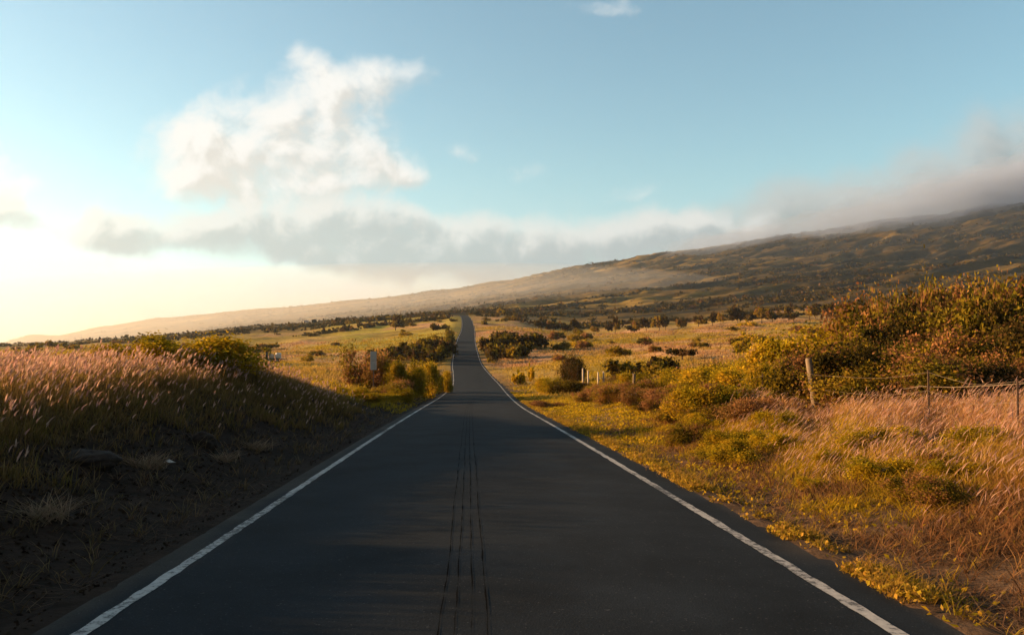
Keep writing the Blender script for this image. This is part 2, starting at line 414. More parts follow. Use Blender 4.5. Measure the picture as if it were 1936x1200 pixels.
def road_tint(V, s):
    base = np.tile(np.array([.0135, .0185, .0245]), (len(V), 1))
    edge = sstep(-s + .25 * fbm(V[:, 0] * 1.3, V[:, 1] * .4, 3, 9.), 2.7, 3.0) + sstep(s + .3 * fbm(V[:, 0], V[:, 1] * .6, 3, 8.), 3.0, 3.3)
    base = lerp3(base, np.array([.062, .054, .045]), np.clip(edge, 0, 1) * .8)
    wheel = np.exp(-((np.abs(s) - 1.4) / .45) ** 2)
    return base * (1 + .10 * wheel)[:, None]
road = ribbon('road', -HALF_L - .04, HALF_R + .04, .012, M_ASPHALT, rag=.10, cols=27, tint=road_tint)
tag(road, kind='structure')
tag(ribbon('road_edge_line', -2.755, -2.645, .0165, M_PAINT, rag=.03, seed=3.), kind='structure')
tag(ribbon('road_edge_line', 2.645, 2.755, .0165, M_PAINT, rag=.03, seed=7.), kind='structure')
sy = np.arange(-10, 60, .2)
for k, so in enumerate((-.33, -.225, -.12, -.015)):
    yv = np.asarray(sy); 
    tag(ribbon('road_tar_seam', so - .0032, so + .0032, .016, M_TAR, yv=yv, rag=.014, seed=20. + k * 3, wander=.03), kind='structure')

# ------------------------------------------------------------------ grass
def pick(n, pal):
    pal = np.array(pal); i = RNG.integers(0, len(pal), n)
    return pal[i] * RNG.uniform(.75, 1.25, (n, 1)) * RNG.uniform(.93, 1.07, (n, 3))
def scatter(n, smin, smax, y0, y1, side, dens=None, power=1.0):
    """points beside the road; t is the distance from the asphalt edge, denser near the camera"""
    u = RNG.uniform(0, 1, n)
    y = y0 * (y1 / y0) ** u if power == 1.0 else (y0 ** (1 - power) + u * (y1 ** (1 - power) - y0 ** (1 - power))) ** (1 / (1 - power))
    t = RNG.uniform(smin, smax, n)
    c = road_x(y); x = c - HALF_L - t if side < 0 else c + HALF_R + t
    ok = (x / np.maximum(y, .5) > -.85) & (x / np.maximum(y, .5) < 1.25)
    if dens is not None: ok &= RNG.uniform(0, 1, n) < dens(x, y, t)
    x, y, t = x[ok], y[ok], t[ok]
    return np.stack([x, y, height(x, y) - .02], 1), t
def tuft(g, P, h, w, c0, c1, blades=5, lean=.35, bend=.35, wind=.15, widths=(1, .8, .12)):
    P = np.repeat(P, blades, 0); n = len(P); h = np.repeat(h, blades) * RNG.uniform(.6, 1.1, n); w = np.repeat(w, blades) * RNG.uniform(.7, 1.2, n)
    P = P + np.stack([RNG.normal(0, 1, n) * w * 2.5, RNG.normal(0, 1, n) * w * 2.5, np.zeros(n)], 1)
    az = RNG.uniform(0, 2 * np.pi, n)
    ln = RNG.uniform(0, lean, n); bd = RNG.uniform(0, bend, n)
    lx = np.cos(az) * ln + wind; ly = np.sin(az) * ln
    return strips(g, P, np.arctan2(ly, lx), np.hypot(lx, ly), bd, h, w, np.repeat(c0, blades, 0), np.repeat(c1, blades, 0), widths)

PLUME = [(.50, .30, .24), (.56, .34, .26), (.40, .23, .19), (.60, .41, .30)]
STEM = [(.27, .17, .06), (.22, .15, .045), (.34, .21, .085)]
GREENS = [(.17, .13, .025), (.22, .15, .03), (.13, .10, .02)]
# left bank: tall seeding grass
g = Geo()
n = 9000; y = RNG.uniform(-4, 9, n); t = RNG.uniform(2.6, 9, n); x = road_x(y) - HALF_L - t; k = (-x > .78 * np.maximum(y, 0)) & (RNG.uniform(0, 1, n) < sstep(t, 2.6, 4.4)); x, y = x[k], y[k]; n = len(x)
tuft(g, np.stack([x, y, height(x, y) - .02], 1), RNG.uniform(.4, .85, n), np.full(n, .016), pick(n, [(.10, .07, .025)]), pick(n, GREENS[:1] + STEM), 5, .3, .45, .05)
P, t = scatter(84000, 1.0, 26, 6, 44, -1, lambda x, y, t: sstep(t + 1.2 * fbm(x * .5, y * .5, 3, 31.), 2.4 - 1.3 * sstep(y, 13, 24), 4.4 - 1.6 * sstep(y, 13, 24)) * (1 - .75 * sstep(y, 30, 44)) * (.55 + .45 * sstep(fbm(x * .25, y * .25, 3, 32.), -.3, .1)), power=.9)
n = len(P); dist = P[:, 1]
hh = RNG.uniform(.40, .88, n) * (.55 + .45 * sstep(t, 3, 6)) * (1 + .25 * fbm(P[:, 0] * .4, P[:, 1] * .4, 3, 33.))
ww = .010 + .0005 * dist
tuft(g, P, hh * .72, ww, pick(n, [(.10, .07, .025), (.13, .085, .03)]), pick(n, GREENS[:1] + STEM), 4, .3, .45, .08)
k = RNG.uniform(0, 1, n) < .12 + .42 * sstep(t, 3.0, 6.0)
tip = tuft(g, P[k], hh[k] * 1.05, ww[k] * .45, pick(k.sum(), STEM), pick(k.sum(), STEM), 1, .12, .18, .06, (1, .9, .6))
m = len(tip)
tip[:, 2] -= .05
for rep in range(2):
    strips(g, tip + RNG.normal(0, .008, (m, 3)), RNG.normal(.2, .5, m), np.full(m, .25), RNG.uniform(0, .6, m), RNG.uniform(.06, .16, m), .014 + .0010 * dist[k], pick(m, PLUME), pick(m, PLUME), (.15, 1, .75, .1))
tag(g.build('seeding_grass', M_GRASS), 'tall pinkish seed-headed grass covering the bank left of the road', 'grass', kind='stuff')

# left bank foot: sparse dry tussocks on the soil
g = Geo()
P, t = scatter(9000, .5, 5.0, 4.5, 60, -1, lambda x, y, t: .12 + .5 * sstep(t, 1.5, 4.5))
n = len(P)
tuft(g, P, RNG.uniform(.08, .30, n), .008 + .0006 * P[:, 1], pick(n, [(.08, .055, .03), (.11, .075, .04)]), pick(n, [(.22, .15, .08), (.26, .18, .10), (.16, .12, .05)]), 5, .9, .7, .1)
tag(g.build('dry_grass', M_GRASS), 'sparse dry grass on the dark soil at the foot of the bank', 'grass', kind='stuff')

g = Geo()
P, t = scatter(14000, .1, 5.5, 4.5, 32, -1); n = len(P); sz = RNG.uniform(.01, .05, n) ** 1.0 * (.6 + .4 * sstep(t, .3, 2))
cl = pick(n, [(.030, .019, .013), (.045, .030, .020), (.020, .013, .010), (.06, .042, .03)])
for rep in range(4):
    leaves(g, P + RNG.normal(0, .25, (n, 3)) * sz[:, None] + np.array([0, 0, .012]), sz * RNG.uniform(.8, 1.4, n), cl, 1.2, .8)
tag(g.build('soil_clods', M_SCRUB), 'loose dark clods and crumbs of soil left of the road', 'soil', kind='stuff')
g = Geo()
P, t = scatter(9000, .2, 5.5, 4.5, 34, -1, lambda x, y, t: sstep(fbm(x * .6, y * .6, 3, 45.), -.1, .2)); n = len(P)
strips(g, P + np.array([0, 0, .02]), RNG.uniform(0, 6.28, n), RNG.uniform(1.5, 6, n), RNG.uniform(-.5, .8, n), RNG.uniform(.02, .08, n), np.full(n, .005) + .0003 * P[:, 1], pick(n, [(.14, .09, .06), (.2, .14, .09), (.08, .05, .03)]), pick(n, [(.22, .15, .10), (.14, .09, .06)]), (.6, 1, .3))
tag(g.build('dead_stalks', M_GRASS), 'dead stalks lying on the dark soil left of the road', 'dry stalks', kind='stuff')

# right verge: low leafy weeds, dry litter
g = Geo()
wd = lambda x, y, t: np.clip((.05 + .95 * sstep(fbm(x * .8, y * .5, 4, 41.), -.10, .14)) * (.10 + .90 * sstep(y, 9, 20)), 0, 1)
P, t = scatter(90000, -.08, 6.5, 4.2, 75, 1, wd)
n = len(P); P[:, 2] += RNG.uniform(.01, .10, n) * (.5 + .5 * sstep(t, 0, 1))
leaves(g, P, RNG.uniform(.014, .042, n) + .0010 * P[:, 1], pick(n, [(.50, .345, .018), (.39, .28, .016), (.56, .36, .022), (.27, .20, .016)]), 1.7, .6)
P, t = scatter(16000, .0, 6.0, 4.2, 70, 1, lambda x, y, t: .3 + .7 * sstep(fbm(x * .6, y * .6, 3, 42.), -.1, .2))
n = len(P); k = RNG.uniform(0, 1, n) < .12 + .88 * sstep(P[:, 1], 8, 17); P, t = P[k], t[k]; n = len(P)
tuft(g, P, RNG.uniform(.06, .2, n), .007 + .0005 * P[:, 1], pick(n, [(.2, .15, .016), (.16, .12, .016)]), pick(n, [(.45, .31, .03), (.40, .26, .04), (.32, .25, .02)]), 5, .7, .5, .1)
# weeds creeping over the very edge of the asphalt
P, t = scatter(22000, -.12, .38, 4.2, 60, 1, lambda x, y, t: sstep(fbm(x * .2, y * 1.1, 4, 43.) - .3 * np.abs(t - .1), -.15, .2))
n = len(P); P[:, 2] += RNG.uniform(.015, .09, n); k = RNG.uniform(0, 1, n) < .12
tuft(g, P[k] - np.array([0, 0, .05]), RNG.uniform(.08, .2, k.sum()), .005 + .0005 * P[k, 1], pick(k.sum(), [(.18, .12, .02)]), pick(k.sum(), [(.42, .27, .04), (.34, .2, .06)]), 5, .8, .6, .1)
leaves(g, P, RNG.uniform(.012, .032, n) + .0008 * P[:, 1], pick(n, [(.40, .26, .03), (.32, .22, .02), (.46, .28, .05)]), 1.7, .6)
tag(g.build('verge_weeds', M_GRASS), 'low yellow-green weeds along the right road verge', 'weeds', kind='stuff')
g = Geo()
P, t = scatter(46000, .1, 6.5, 4.2, 30, 1, lambda x, y, t: .9 * (1 - .6 * sstep(y, 14, 30)) * sstep(fbm(x * .7, y * .7, 3, 44.), -.35, .1))
n = len(P)
strips(g, P + np.array([0, 0, .02]), RNG.uniform(0, 6.28, n), RNG.uniform(1.5, 5, n), RNG.uniform(-.5, .8, n), RNG.uniform(.03, .10, n), np.full(n, .006) + .0003 * P[:, 1], pick(n, [(.20, .12, .07), (.32, .20, .12), (.11, .06, .035)]), pick(n, [(.40, .25, .15), (.24, .14, .08)]), (.6, 1, .3))
tag(g.build('dry_litter', M_GRASS), 'brown dead stalks lying flat on the right verge', 'dry stalks', kind='stuff')

# right: tall dry pinkish grass in front of and around the fence
y_ = lambda P: P[:, 1]
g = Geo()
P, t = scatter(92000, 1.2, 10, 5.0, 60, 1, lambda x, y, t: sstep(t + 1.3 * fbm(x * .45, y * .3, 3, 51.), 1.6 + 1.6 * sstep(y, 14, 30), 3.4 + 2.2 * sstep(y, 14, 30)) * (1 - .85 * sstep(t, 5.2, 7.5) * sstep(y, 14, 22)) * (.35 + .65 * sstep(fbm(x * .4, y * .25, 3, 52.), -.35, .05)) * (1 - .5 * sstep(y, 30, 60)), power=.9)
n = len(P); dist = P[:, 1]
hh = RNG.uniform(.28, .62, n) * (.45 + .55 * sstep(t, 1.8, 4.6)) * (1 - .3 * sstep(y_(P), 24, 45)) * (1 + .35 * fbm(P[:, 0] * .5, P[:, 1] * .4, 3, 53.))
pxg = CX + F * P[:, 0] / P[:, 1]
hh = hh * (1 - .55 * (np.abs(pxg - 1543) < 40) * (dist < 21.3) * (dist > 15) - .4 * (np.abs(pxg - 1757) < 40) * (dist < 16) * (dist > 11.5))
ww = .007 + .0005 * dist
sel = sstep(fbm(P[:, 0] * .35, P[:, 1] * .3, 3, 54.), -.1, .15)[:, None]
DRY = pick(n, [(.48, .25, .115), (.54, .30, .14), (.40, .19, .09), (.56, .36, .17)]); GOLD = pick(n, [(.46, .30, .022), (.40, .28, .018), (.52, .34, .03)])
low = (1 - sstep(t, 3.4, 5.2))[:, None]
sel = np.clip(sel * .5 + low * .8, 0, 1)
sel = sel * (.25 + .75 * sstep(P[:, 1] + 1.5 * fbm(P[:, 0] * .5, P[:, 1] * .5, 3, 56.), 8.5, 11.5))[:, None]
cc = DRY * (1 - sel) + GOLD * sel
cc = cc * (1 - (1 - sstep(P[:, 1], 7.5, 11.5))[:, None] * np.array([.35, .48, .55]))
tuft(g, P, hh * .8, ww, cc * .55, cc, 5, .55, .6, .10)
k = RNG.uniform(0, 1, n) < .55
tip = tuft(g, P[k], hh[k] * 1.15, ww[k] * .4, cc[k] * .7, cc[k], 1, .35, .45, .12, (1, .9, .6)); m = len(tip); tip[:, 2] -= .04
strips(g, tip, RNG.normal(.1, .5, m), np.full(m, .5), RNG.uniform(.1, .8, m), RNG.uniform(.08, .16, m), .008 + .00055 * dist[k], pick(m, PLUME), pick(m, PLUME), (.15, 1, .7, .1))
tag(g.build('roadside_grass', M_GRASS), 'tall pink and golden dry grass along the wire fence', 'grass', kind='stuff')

# right verge close to the camera: messy rust-brown and golden tussocks
g = Geo()
P, t = scatter(18000, .25, 7.5, 4.6, 26, 1, lambda x, y, t: (.25 + .75 * sstep(fbm(x * .9, y * .7, 3, 57.), -.2, .15)) * (1 - .6 * sstep(y, 14, 26)) * sstep(t, .2, 1.4))
n = len(P); gold = (sstep(fbm(P[:, 0] * .45, P[:, 1] * .4, 3, 58.), .02, .2) * sstep(P[:, 1], 6, 9))[:, None]
cc = pick(n, [(.30, .15, .065), (.22, .11, .05), (.38, .21, .09), (.16, .085, .04)]) * (1 - gold) + pick(n, [(.48, .31, .02), (.40, .27, .02)]) * gold
tuft(g, P, RNG.uniform(.12, .36, n) * (.5 + .5 * sstep(t, .3, 2.5)), .007 + .0005 * P[:, 1], cc * .5, cc, 6, 1.0, .9, .15)
tag(g.build('rusty_tussocks', M_GRASS), 'messy rust-brown and golden tussocks on the near right verge', 'grass', kind='stuff')

# meadows in the middle distance, both sides
g = Geo()
for side, cnt in ((-1, 66000), (1, 96000)):
    n = cnt; u = RNG.uniform(0, 1, n); y = (38 if side < 0 else 45) * (320 / 40.) ** u
    px = RNG.uniform(-200, 2600, n); x = at(px, y); s = x - road_x(y)
    tt = (-s - HALF_L) if side < 0 else (s - HALF_R)
    ok = (tt > .5) & (RNG.uniform(0, 1, n) < .25 + .75 * sstep(fbm(x * .08, y * .05, 4, 61.), -.2, .15)); x, y, tt = x[ok], y[ok], tt[ok]; n = len(x)
    P = np.stack([x, y, height(x, y) - .03], 1)
    a = sstep(fbm(x * .05, y * .03, 5, 21.), -.25, .2)[:, None]; b = sstep(fbm(x * .02, y * .012, 4, 22.) + .3 * fbm(x * .06, y * .04, 3, 62.) - .28 * (side > 0) * sstep(y, 95, 140), -.22, .14)[:, None]
    cc = (STRAW * 1.05) * (1 - a) + PINK * 1.1 * a; cc = cc * (1 - b) + np.array([.44, .31, .025]) * b
    cc = np.clip(cc * RNG.uniform(.7, 1.3, (n, 1)), 0, .7)
    hh = RNG.uniform(.2, .55, n) * (.4 + .6 * sstep(tt, .5, 4)) * (1 + .6 * sstep(y, 120, 300))
    tuft(g, P, hh, .015 + .0010 * y, cc * .6, cc, 4, .6, .5, .1)
tag(g.build('meadow_grass', M_GRASS), 'dry golden grass of the open meadows beyond the verges', 'grass', kind='stuff')

# scrub covering the far slopes
g = Geo()
n = 52000; u = RNG.uniform(0, 1, n); y = 430 * (2550 / 430.) ** u; px = RNG.uniform(-60, 2000, n); x = at(px, y)
xr, yr = x * .80 + y * .60, -x * .60 + y * .80
msk = .04 + .96 * sstep(fbm(xr * .0035, yr * .015, 4, 71.), .02, .22)
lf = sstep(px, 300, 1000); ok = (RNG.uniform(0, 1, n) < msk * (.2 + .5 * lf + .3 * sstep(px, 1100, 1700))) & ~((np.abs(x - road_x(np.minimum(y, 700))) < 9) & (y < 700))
x, y = x[ok], y[ok]; n = len(x); z = height(x, y)
sz = RNG.uniform(.9, 2.4, n) * (1 + y / 1500)
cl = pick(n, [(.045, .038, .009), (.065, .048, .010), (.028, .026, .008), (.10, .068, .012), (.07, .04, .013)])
for rep in range(9):
    off = RNG.normal(size=(n, 3)) * np.array([.55, .55, .32]); off[:, 2] = np.abs(off[:, 2])
    leaves(g, np.stack([x, y, z], 1) + off * sz[:, None], sz * RNG.uniform(.5, 1.0, n), cl * RNG.uniform(.75, 1.3, (n, 1)), 1.3)
tag(g.build('scrub', M_SCRUB), 'dark low scrub scattered over the far mountain slope', 'scrub', kind='stuff')

# ------------------------------------------------------------------ shrubs and trees
def make_foliage(nclump, nleaf, leaf, pal, seed, rz=.9, clump_r=.22, shell=.55, flat=0., elong=1.6, lumps=5):
    """unit-width crown: radius about 1, base at z=0, height about rz"""
    rg = np.random.default_rng(seed)
    lob = rg.normal(size=(lumps, 3)) * np.array([.48, .48, .25]); lob[:, 2] = np.abs(lob[:, 2]) + .35; lr = rg.uniform(.38, .62, lumps)
    cs = []
    while len(cs) < nclump:
        i = rg.integers(lumps); d = rg.normal(size=3); d /= np.linalg.norm(d)
        p = lob[i] + d * lr[i] * (shell + (1 - shell) * rg.uniform()) * np.array([1, 1, .8])
        if p[2] > .02: cs.append(p)
    cs = np.array(cs); cs[:, 2] *= rz; cs[:, 2] *= 1
    mx = np.abs(cs[:, :2]).max(); cs[:, :2] /= mx * 1.02
    cs[:, 2] = cs[:, 2] / cs[:, 2].max() * rz * .94
    idx = rg.integers(0, nclump, nleaf)
    cr = clump_r * rg.uniform(.5, 1.3, nclump)
    P = cs[idx] + rg.normal(size=(nleaf, 3)) * cr[idx, None] * np.array([.6, .6, .5]); P[:, 2] = np.abs(P[:, 2])
    pal = np.array(pal); cc = pal[rg.integers(0, len(pal), nclump)][idx] * rg.uniform(.7, 1.3, (nleaf, 1)) * rg.uniform(.94, 1.06, (nleaf, 3))
    g = Geo(); leaves(g, P, leaf * rg.uniform(.6, 1.3, nleaf), cc, elong, flat)
    return g, cs
def make_plant(name, part_leaf, part_wood, g, cs, wood, trunk=None, nst=14, r0=.03):
    root = empty(name, (0, 0, 0))
    g.build(part_leaf, M_LEAF, root)
    rg = np.random.default_rng(len(cs)); ts = []
    for i in rg.choice(len(cs), min(nst, len(cs)), replace=False):
        e = cs[i]; b = np.array([rg.normal(0, .06), rg.normal(0, .06), 0.]) if trunk is None else np.array([0, 0, trunk])
        m_ = b * .5 + e * .5 + np.array([0, 0, .08]) + rg.normal(0, .04, 3)
        ts.append(tube([b, b * .75 + m_ * .25 + np.array([0, 0, .05]), m_, e], [r0, r0 * .85, r0 * .6, r0 * .25], 5))
    if trunk is not None:
        ts.append(tube([(0, 0, -.05), (.02, .0, trunk * .5), (0, .01, trunk + .03)], [r0 * 2.2, r0 * 1.7, r0 * 1.4], 7))
    V, Fs = join(ts); poly_obj(part_wood, V, Fs, wood, root, True)
    return root

YG = [(.33, .245, .014), (.40, .27, .016), (.21, .17, .014), (.46, .29, .020)]
OG = [(.19, .145, .016), (.25, .175, .018), (.12, .10, .015), (.29, .19, .022)]
DG = [(.062, .046, .013), (.09, .058, .016), (.042, .036, .011), (.12, .066, .026)]  # dark foliage tones, lowered to stand for shade at the thicket's right end
RB = [(.30, .145, .06), (.24, .12, .05), (.36, .19, .07), (.19, .11, .03)]
PROTO = {}
specs = {'yellow': (YG, 90, 16000, .037), 'yellow_b': (YG + OG[:2], 80, 15000, .038), 'olive': (OG + YG[:1], 100, 18000, .036), 'olive_b': (OG + RB[:2], 90, 17000, .036),
         'dark': (DG, 100, 18000, .036), 'dark_b': (DG + OG[:2] + RB[:1], 90, 17000, .036), 'russet': (RB, 80, 9000, .038), 'russet_b': (RB + OG[:1], 80, 9500, .040)}
for i, (k_, (pal, nc, nl, lf)) in enumerate(specs.items()):
    gg, cs = make_foliage(nc, nl, lf, pal, 100 + i, rz=1.0, shell=.6, lumps=6)
    PROTO[k_] = make_plant('shrub', 'foliage', 'stem', gg, cs, M_BARK)
for i, (k_, pal) in enumerate((('f_yellow', YG), ('f_olive', OG + YG[:1]), ('f_dark', DG + OG[:1]), ('f_dark_b', OG + DG[:2]), ('f_russet', RB + OG))):
    gg, cs = make_foliage(34, 1100, .15, pal, 200 + i, rz=1.0, clump_r=.24, shell=.6, lumps=5)
    PROTO[k_] = make_plant('shrub', 'foliage', 'stem', gg, cs, M_BARK, nst=8)
for i in range(4):
    gg, cs = make_foliage(36, 1500, .14, [DG + OG[:1], OG + DG, DG, OG + RB[:1]][i], 300 + i, rz=.75, clump_r=.2, shell=.5, lumps=6)
    cs[:, 2] += .35
    for v in gg.V: v[:, 2] += .35
    PROTO['tree%d' % i] = make_plant('tree', 'crown', 'trunk', gg, cs, M_BARK, trunk=.35, nst=7, r0=.028)
# umbrella-shaped small tree
gg, cs = make_foliage(30, 1500, .12, DG + OG[:1], 340, rz=.40, clump_r=.2, shell=.5, lumps=7); cs[:, 2] += .42
for v in gg.V: v[:, 2] += .42
PROTO['flat'] = make_plant('tree', 'crown', 'trunk', gg, cs, M_BARK, trunk=.30, nst=9, r0=.03)
used = set(); WIDE = ('yellow', 'yellow_b', 'olive', 'olive_b', 'dark', 'dark_b', 'russet', 'russet_b')
def plant(kind, px, pytop, d, width, label, cat='shrub', group=None, h=None, rz=None, sink=.06):
    o = PROTO[kind] if kind not in used else copy_tree(PROTO[kind]); used.add(kind)
    x = at(px, d); z = float(height(x, d)); hh = h if h else max(top(pytop, d) - z, .4)
    o.location = (x, d, z - sink * hh); width *= (1.28 if 'russet' in kind or hh < 1.3 else 1.08) if kind in WIDE else 1.0; o.scale = (width / 2, width / 2, hh * (1 + sink))
    o.rotation_euler = (0, 0, RNG.uniform(0, 6.28) if rz is None else rz)
    for key in ('label', 'category', 'group'):
        if key in o: del o[key]
    tag(o, label, cat, group)
    return o

# the thicket behind the fence on the right, bush by bush
G1 = 'bushes of the thicket behind the wire fence'
for kd, px, py, d, w, lb in [
    ('yellow', 1262, 716, 44, 2.6, 'small yellow-green bush at the left end of the thicket behind the thin stakes'),
    ('yellow_b', 1325, 702, 40, 3.4, 'low yellow-green bush behind the thin stakes, second in the thicket'),
    ('yellow', 1390, 694, 37, 3.6, 'yellow-green bush just behind the black stake left of the leaning post'),
    ('yellow_b', 1452, 668, 35, 3.8, 'bright yellow-green bush above the black stake left of the leaning post'),
    ('yellow', 1520, 640, 34, 4.2, 'tall bright yellow-green bush straight above the leaning post'),
    ('yellow_b', 1590, 618, 33, 4.4, 'tall yellow-green bush between the leaning post and the big dark bushes'),
    ('olive_b', 1655, 588, 32, 4.6, 'big olive bush where the thicket steps up to full height'),
    ('dark_b', 1730, 560, 32, 5.2, 'highest brownish bush of the thicket, left of the tall dark ones'),
    ('dark_b', 1815, 566, 31, 5.0, 'tall dark olive bush second from the right frame edge'),
    ('dark_b', 1880, 545, 30, 5.0, 'tall dark brown bush with a high crown near the right frame edge'),
    ('dark', 1960, 540, 29, 5.4, 'tall dark bush cut by the right frame edge'),
    ('olive_b', 1480, 712, 29, 2.8, 'mid-high olive bush just left of the leaning post'),
    ('olive', 1585, 690, 28, 3.2, 'mid-high olive bush just right of the leaning post top'),
    ('dark_b', 1655, 668, 27, 3.4, 'mid-high dark olive bush under the step in the thicket'),
    ('dark_b', 1722, 655, 26, 3.4, 'mid-high brownish bush behind the black stake with wire'),
    ('dark', 1795, 640, 25, 3.6, 'mid-high dark bush behind the wire, right of the black stake'),
    ('dark_b', 1870, 632, 24, 3.6, 'mid-high dark bush behind the wire near the right frame edge'),
    ('dark', 1940, 640, 23, 3.6, 'mid-high dark bush behind the wire, cut by the right frame edge'),
    ('russet', 1560, 742, 24, 2.0, 'low reddish bush at the foot of the leaning post'),
    ('russet_b', 1650, 722, 23, 2.2, 'low reddish-brown bush between the leaning post and the black stake'),
    ('dark', 1800, 715, 20.5, 2.4, 'low dark bush close behind the lower wire'),
    ('dark_b', 1905, 710, 19.5, 2.6, 'low dark bush close behind the wire at the right frame edge'),
    ('yellow', 1295, 708, 36, 3.0, 'yellow-green bush just right of the thin stakes, leaning into the fence line'),
    ('yellow_b', 1368, 704, 31, 3.4, 'broad yellow-green bush in front of the thicket, left of the black stake'),
    ('yellow', 1425, 700, 28.5, 2.6, 'yellow-green bush right behind the black stake left of the leaning post'),
    ('olive_b', 1500, 672, 30, 3.6, 'olive bush rising behind the left side of the leaning post'),
    ('russet_b', 1488, 735, 24, 1.6, 'reddish-brown bush left of the leaning post, under the olive one'),
    ('olive', 1620, 640, 29, 3.6, 'olive bush on the slope of the thicket right of the leaning post'),
    ('dark_b', 1690, 610, 29, 4.0, 'broad brownish bush filling the thicket below the highest crown'),
    ('dark', 1770, 600, 28, 4.0, 'broad dark bush in the middle of the thicket, below the highest crown'),
    ('russet', 1625, 740, 21.8, 1.8, 'reddish tangle right of the foot of the leaning post'),
    ('russet', 1850, 690, 20, 2.4, 'reddish tangle between the two wires near the right frame edge'),
    ('dark', 1845, 590, 26, 4.2, 'broad dark bush in the deepest part of the thicket, above the near wires'),
    ('dark_b', 1925, 575, 25, 4.4, 'broad dark brownish bush in the thicket, right above the last near stake'),
    ('dark', 1990, 600, 22.5, 4.0, 'dark bush filling the corner of the thicket at the right frame edge'),
    ('dark_b', 1765, 622, 26.5, 3.6, 'dark brownish bush filling the thicket above the black stake with wire'),
    ('russet_b', 1702, 548, 30.5, 1.9, 'rust-brown crown sticking up at the step of the thicket'),
    ('russet', 1792, 548, 30, 2.0, 'rusty crown sticking up between the highest crowns of the thicket'),
    ('russet_b', 1912, 530, 28.5, 2.4, 'rust-brown crown rising highest near the right frame edge'),
    ('dark', 2080, 560, 24, 4.6, 'dark bush of the thicket just beyond the right frame edge'),
    ('dark_b', 2230, 600, 21, 4.6, 'brownish bush at the far end of the thicket beyond the right frame edge'),
    ('russet', 1715, 690, 24.5, 2.0, 'reddish feathery bush behind the black stake with wire')]:
    plant(kd, px, py, d, w, lb, 'bush', G1)
# bushes among the roadside grass on the right
G2 = 'bushes along the right verge'
for kd, px, py, d, w, lb in [
    ('russet_b', 1160, 738, 47, 2.6, 'rounded orange-brown bush left of the grey fence post'),
    ('dark', 1205, 722, 46, 1.5, 'narrow dark bush growing up the grey fence post'),
    ('dark_b', 1096, 722, 60, 2.9, 'dark green bush in front of the pale posts'),
    ('yellow_b', 1150, 722, 54, 2.0, 'yellow bush just right of the pale board'),
    ('yellow', 1040, 715, 66, 3.0, 'low yellow bush left of the pale posts'),
    ('russet', 1030, 757, 44, 1.7, 'low purple-brown heap of dead weeds near the asphalt'),
    ('dark_b', 1275, 785, 26.5, 1.2, 'small dark bush in the golden grass below the thin stakes'),
    ('olive_b', 1345, 760, 28, 1.8, 'olive bush in front of the fence, right of the small dark bush'),
    ('russet_b', 1420, 752, 25, 2.0, 'reddish bush in the grass below the black stake'),
    ('yellow_b', 1330, 812, 21, 1.1, 'small yellow weed bush on the verge below the fence'),
    ('russet', 1448, 774, 21.5, 1.2, 'reddish dry bush left of the foot of the leaning post'),
    ('yellow', 1480, 820, 18, 1.0, 'small golden bush at the edge of the tall grass'),
    ('yellow_b', 1660, 860, 13.5, 1.0, 'golden bush on the verge with dark litter before it'),
    ('yellow', 1120, 740, 52, 2.4, 'yellow bush in front of the pale board'),
    ('russet_b', 1225, 742, 40, 2.6, 'orange-brown bush at the foot of the first thin stake'),
    ('yellow_b', 1275, 742, 36, 2.4, 'golden bush between the first thin stake and the thicket'),
    ('russet', 1320, 748, 31, 2.2, 'reddish bush in front of the broad yellow-green one'),
    ('russet_b', 1385, 742, 27.5, 2.2, 'reddish-brown bush below the broad yellow-green one'),
    ('yellow_b', 1240, 782, 33, 1.8, 'low golden bush in front of the orange-brown one'),
    ('russet', 1450, 790, 22, 1.9, 'reddish dry bush midway between the leaning post and the asphalt'),
    ('olive_b', 1385, 800, 22.5, 1.6, 'low olive bush midway between the thicket and the asphalt'),
    ('yellow', 1310, 780, 27, 1.7, 'golden bush behind the small dark bush'),
    ('dark_b', 1225, 805, 30, 1.0, 'tiny dark bush closest to the asphalt below the stakes'),
    ('yellow', 1850, 870, 11.8, 1.1, 'bright yellow bush in the grass near the right frame edge')]:
    plant(kd, px, py, d, w, lb, 'bush', G2)
# scrub along the fence, before and behind it
rg5 = np.random.default_rng(55)
def fence_scrub(n, behind, kinds, label, group):
    k = 0
    while k < n:
        y = 19 * (64 / 19.) ** rg5.uniform(); tf = 5.6 + 1.0 * min(max((y - 21) / 30, 0), 1)
        t = tf + rg5.uniform(.8, 6.0) if behind else rg5.uniform(2.7 + .6 * (y > 30), tf - .6)
        x = float(road_x(y)) + HALF_R + t; px = CX + F * x / y
        if px > 2000 or (not behind and abs(px - 1545) < 75 and y < 22.5): continue
        h = rg5.uniform(.8, 1.7) if behind else rg5.uniform(.4, .9)
        if behind and px > 1560: kinds_ = ['dark_b', 'olive_b', 'russet', 'dark', 'russet_b']
        else: kinds_ = kinds
        plant(kinds_[rg5.integers(len(kinds_))], px, 0, y, h * rg5.uniform(1.5, 2.4), label, 'bush', group, h=h); k += 1
fence_scrub(36, False, ['russet', 'russet_b', 'yellow_b', 'russet', 'olive_b', 'yellow'], 'low orange and golden bush in the tangle between the asphalt and the wire fence', 'tangle before the fence')
fence_scrub(50, True, ['yellow', 'yellow_b', 'russet_b', 'olive', 'yellow'], 'yellow to rust-brown bush in the scrub just behind the wire fence', 'scrub behind the fence')
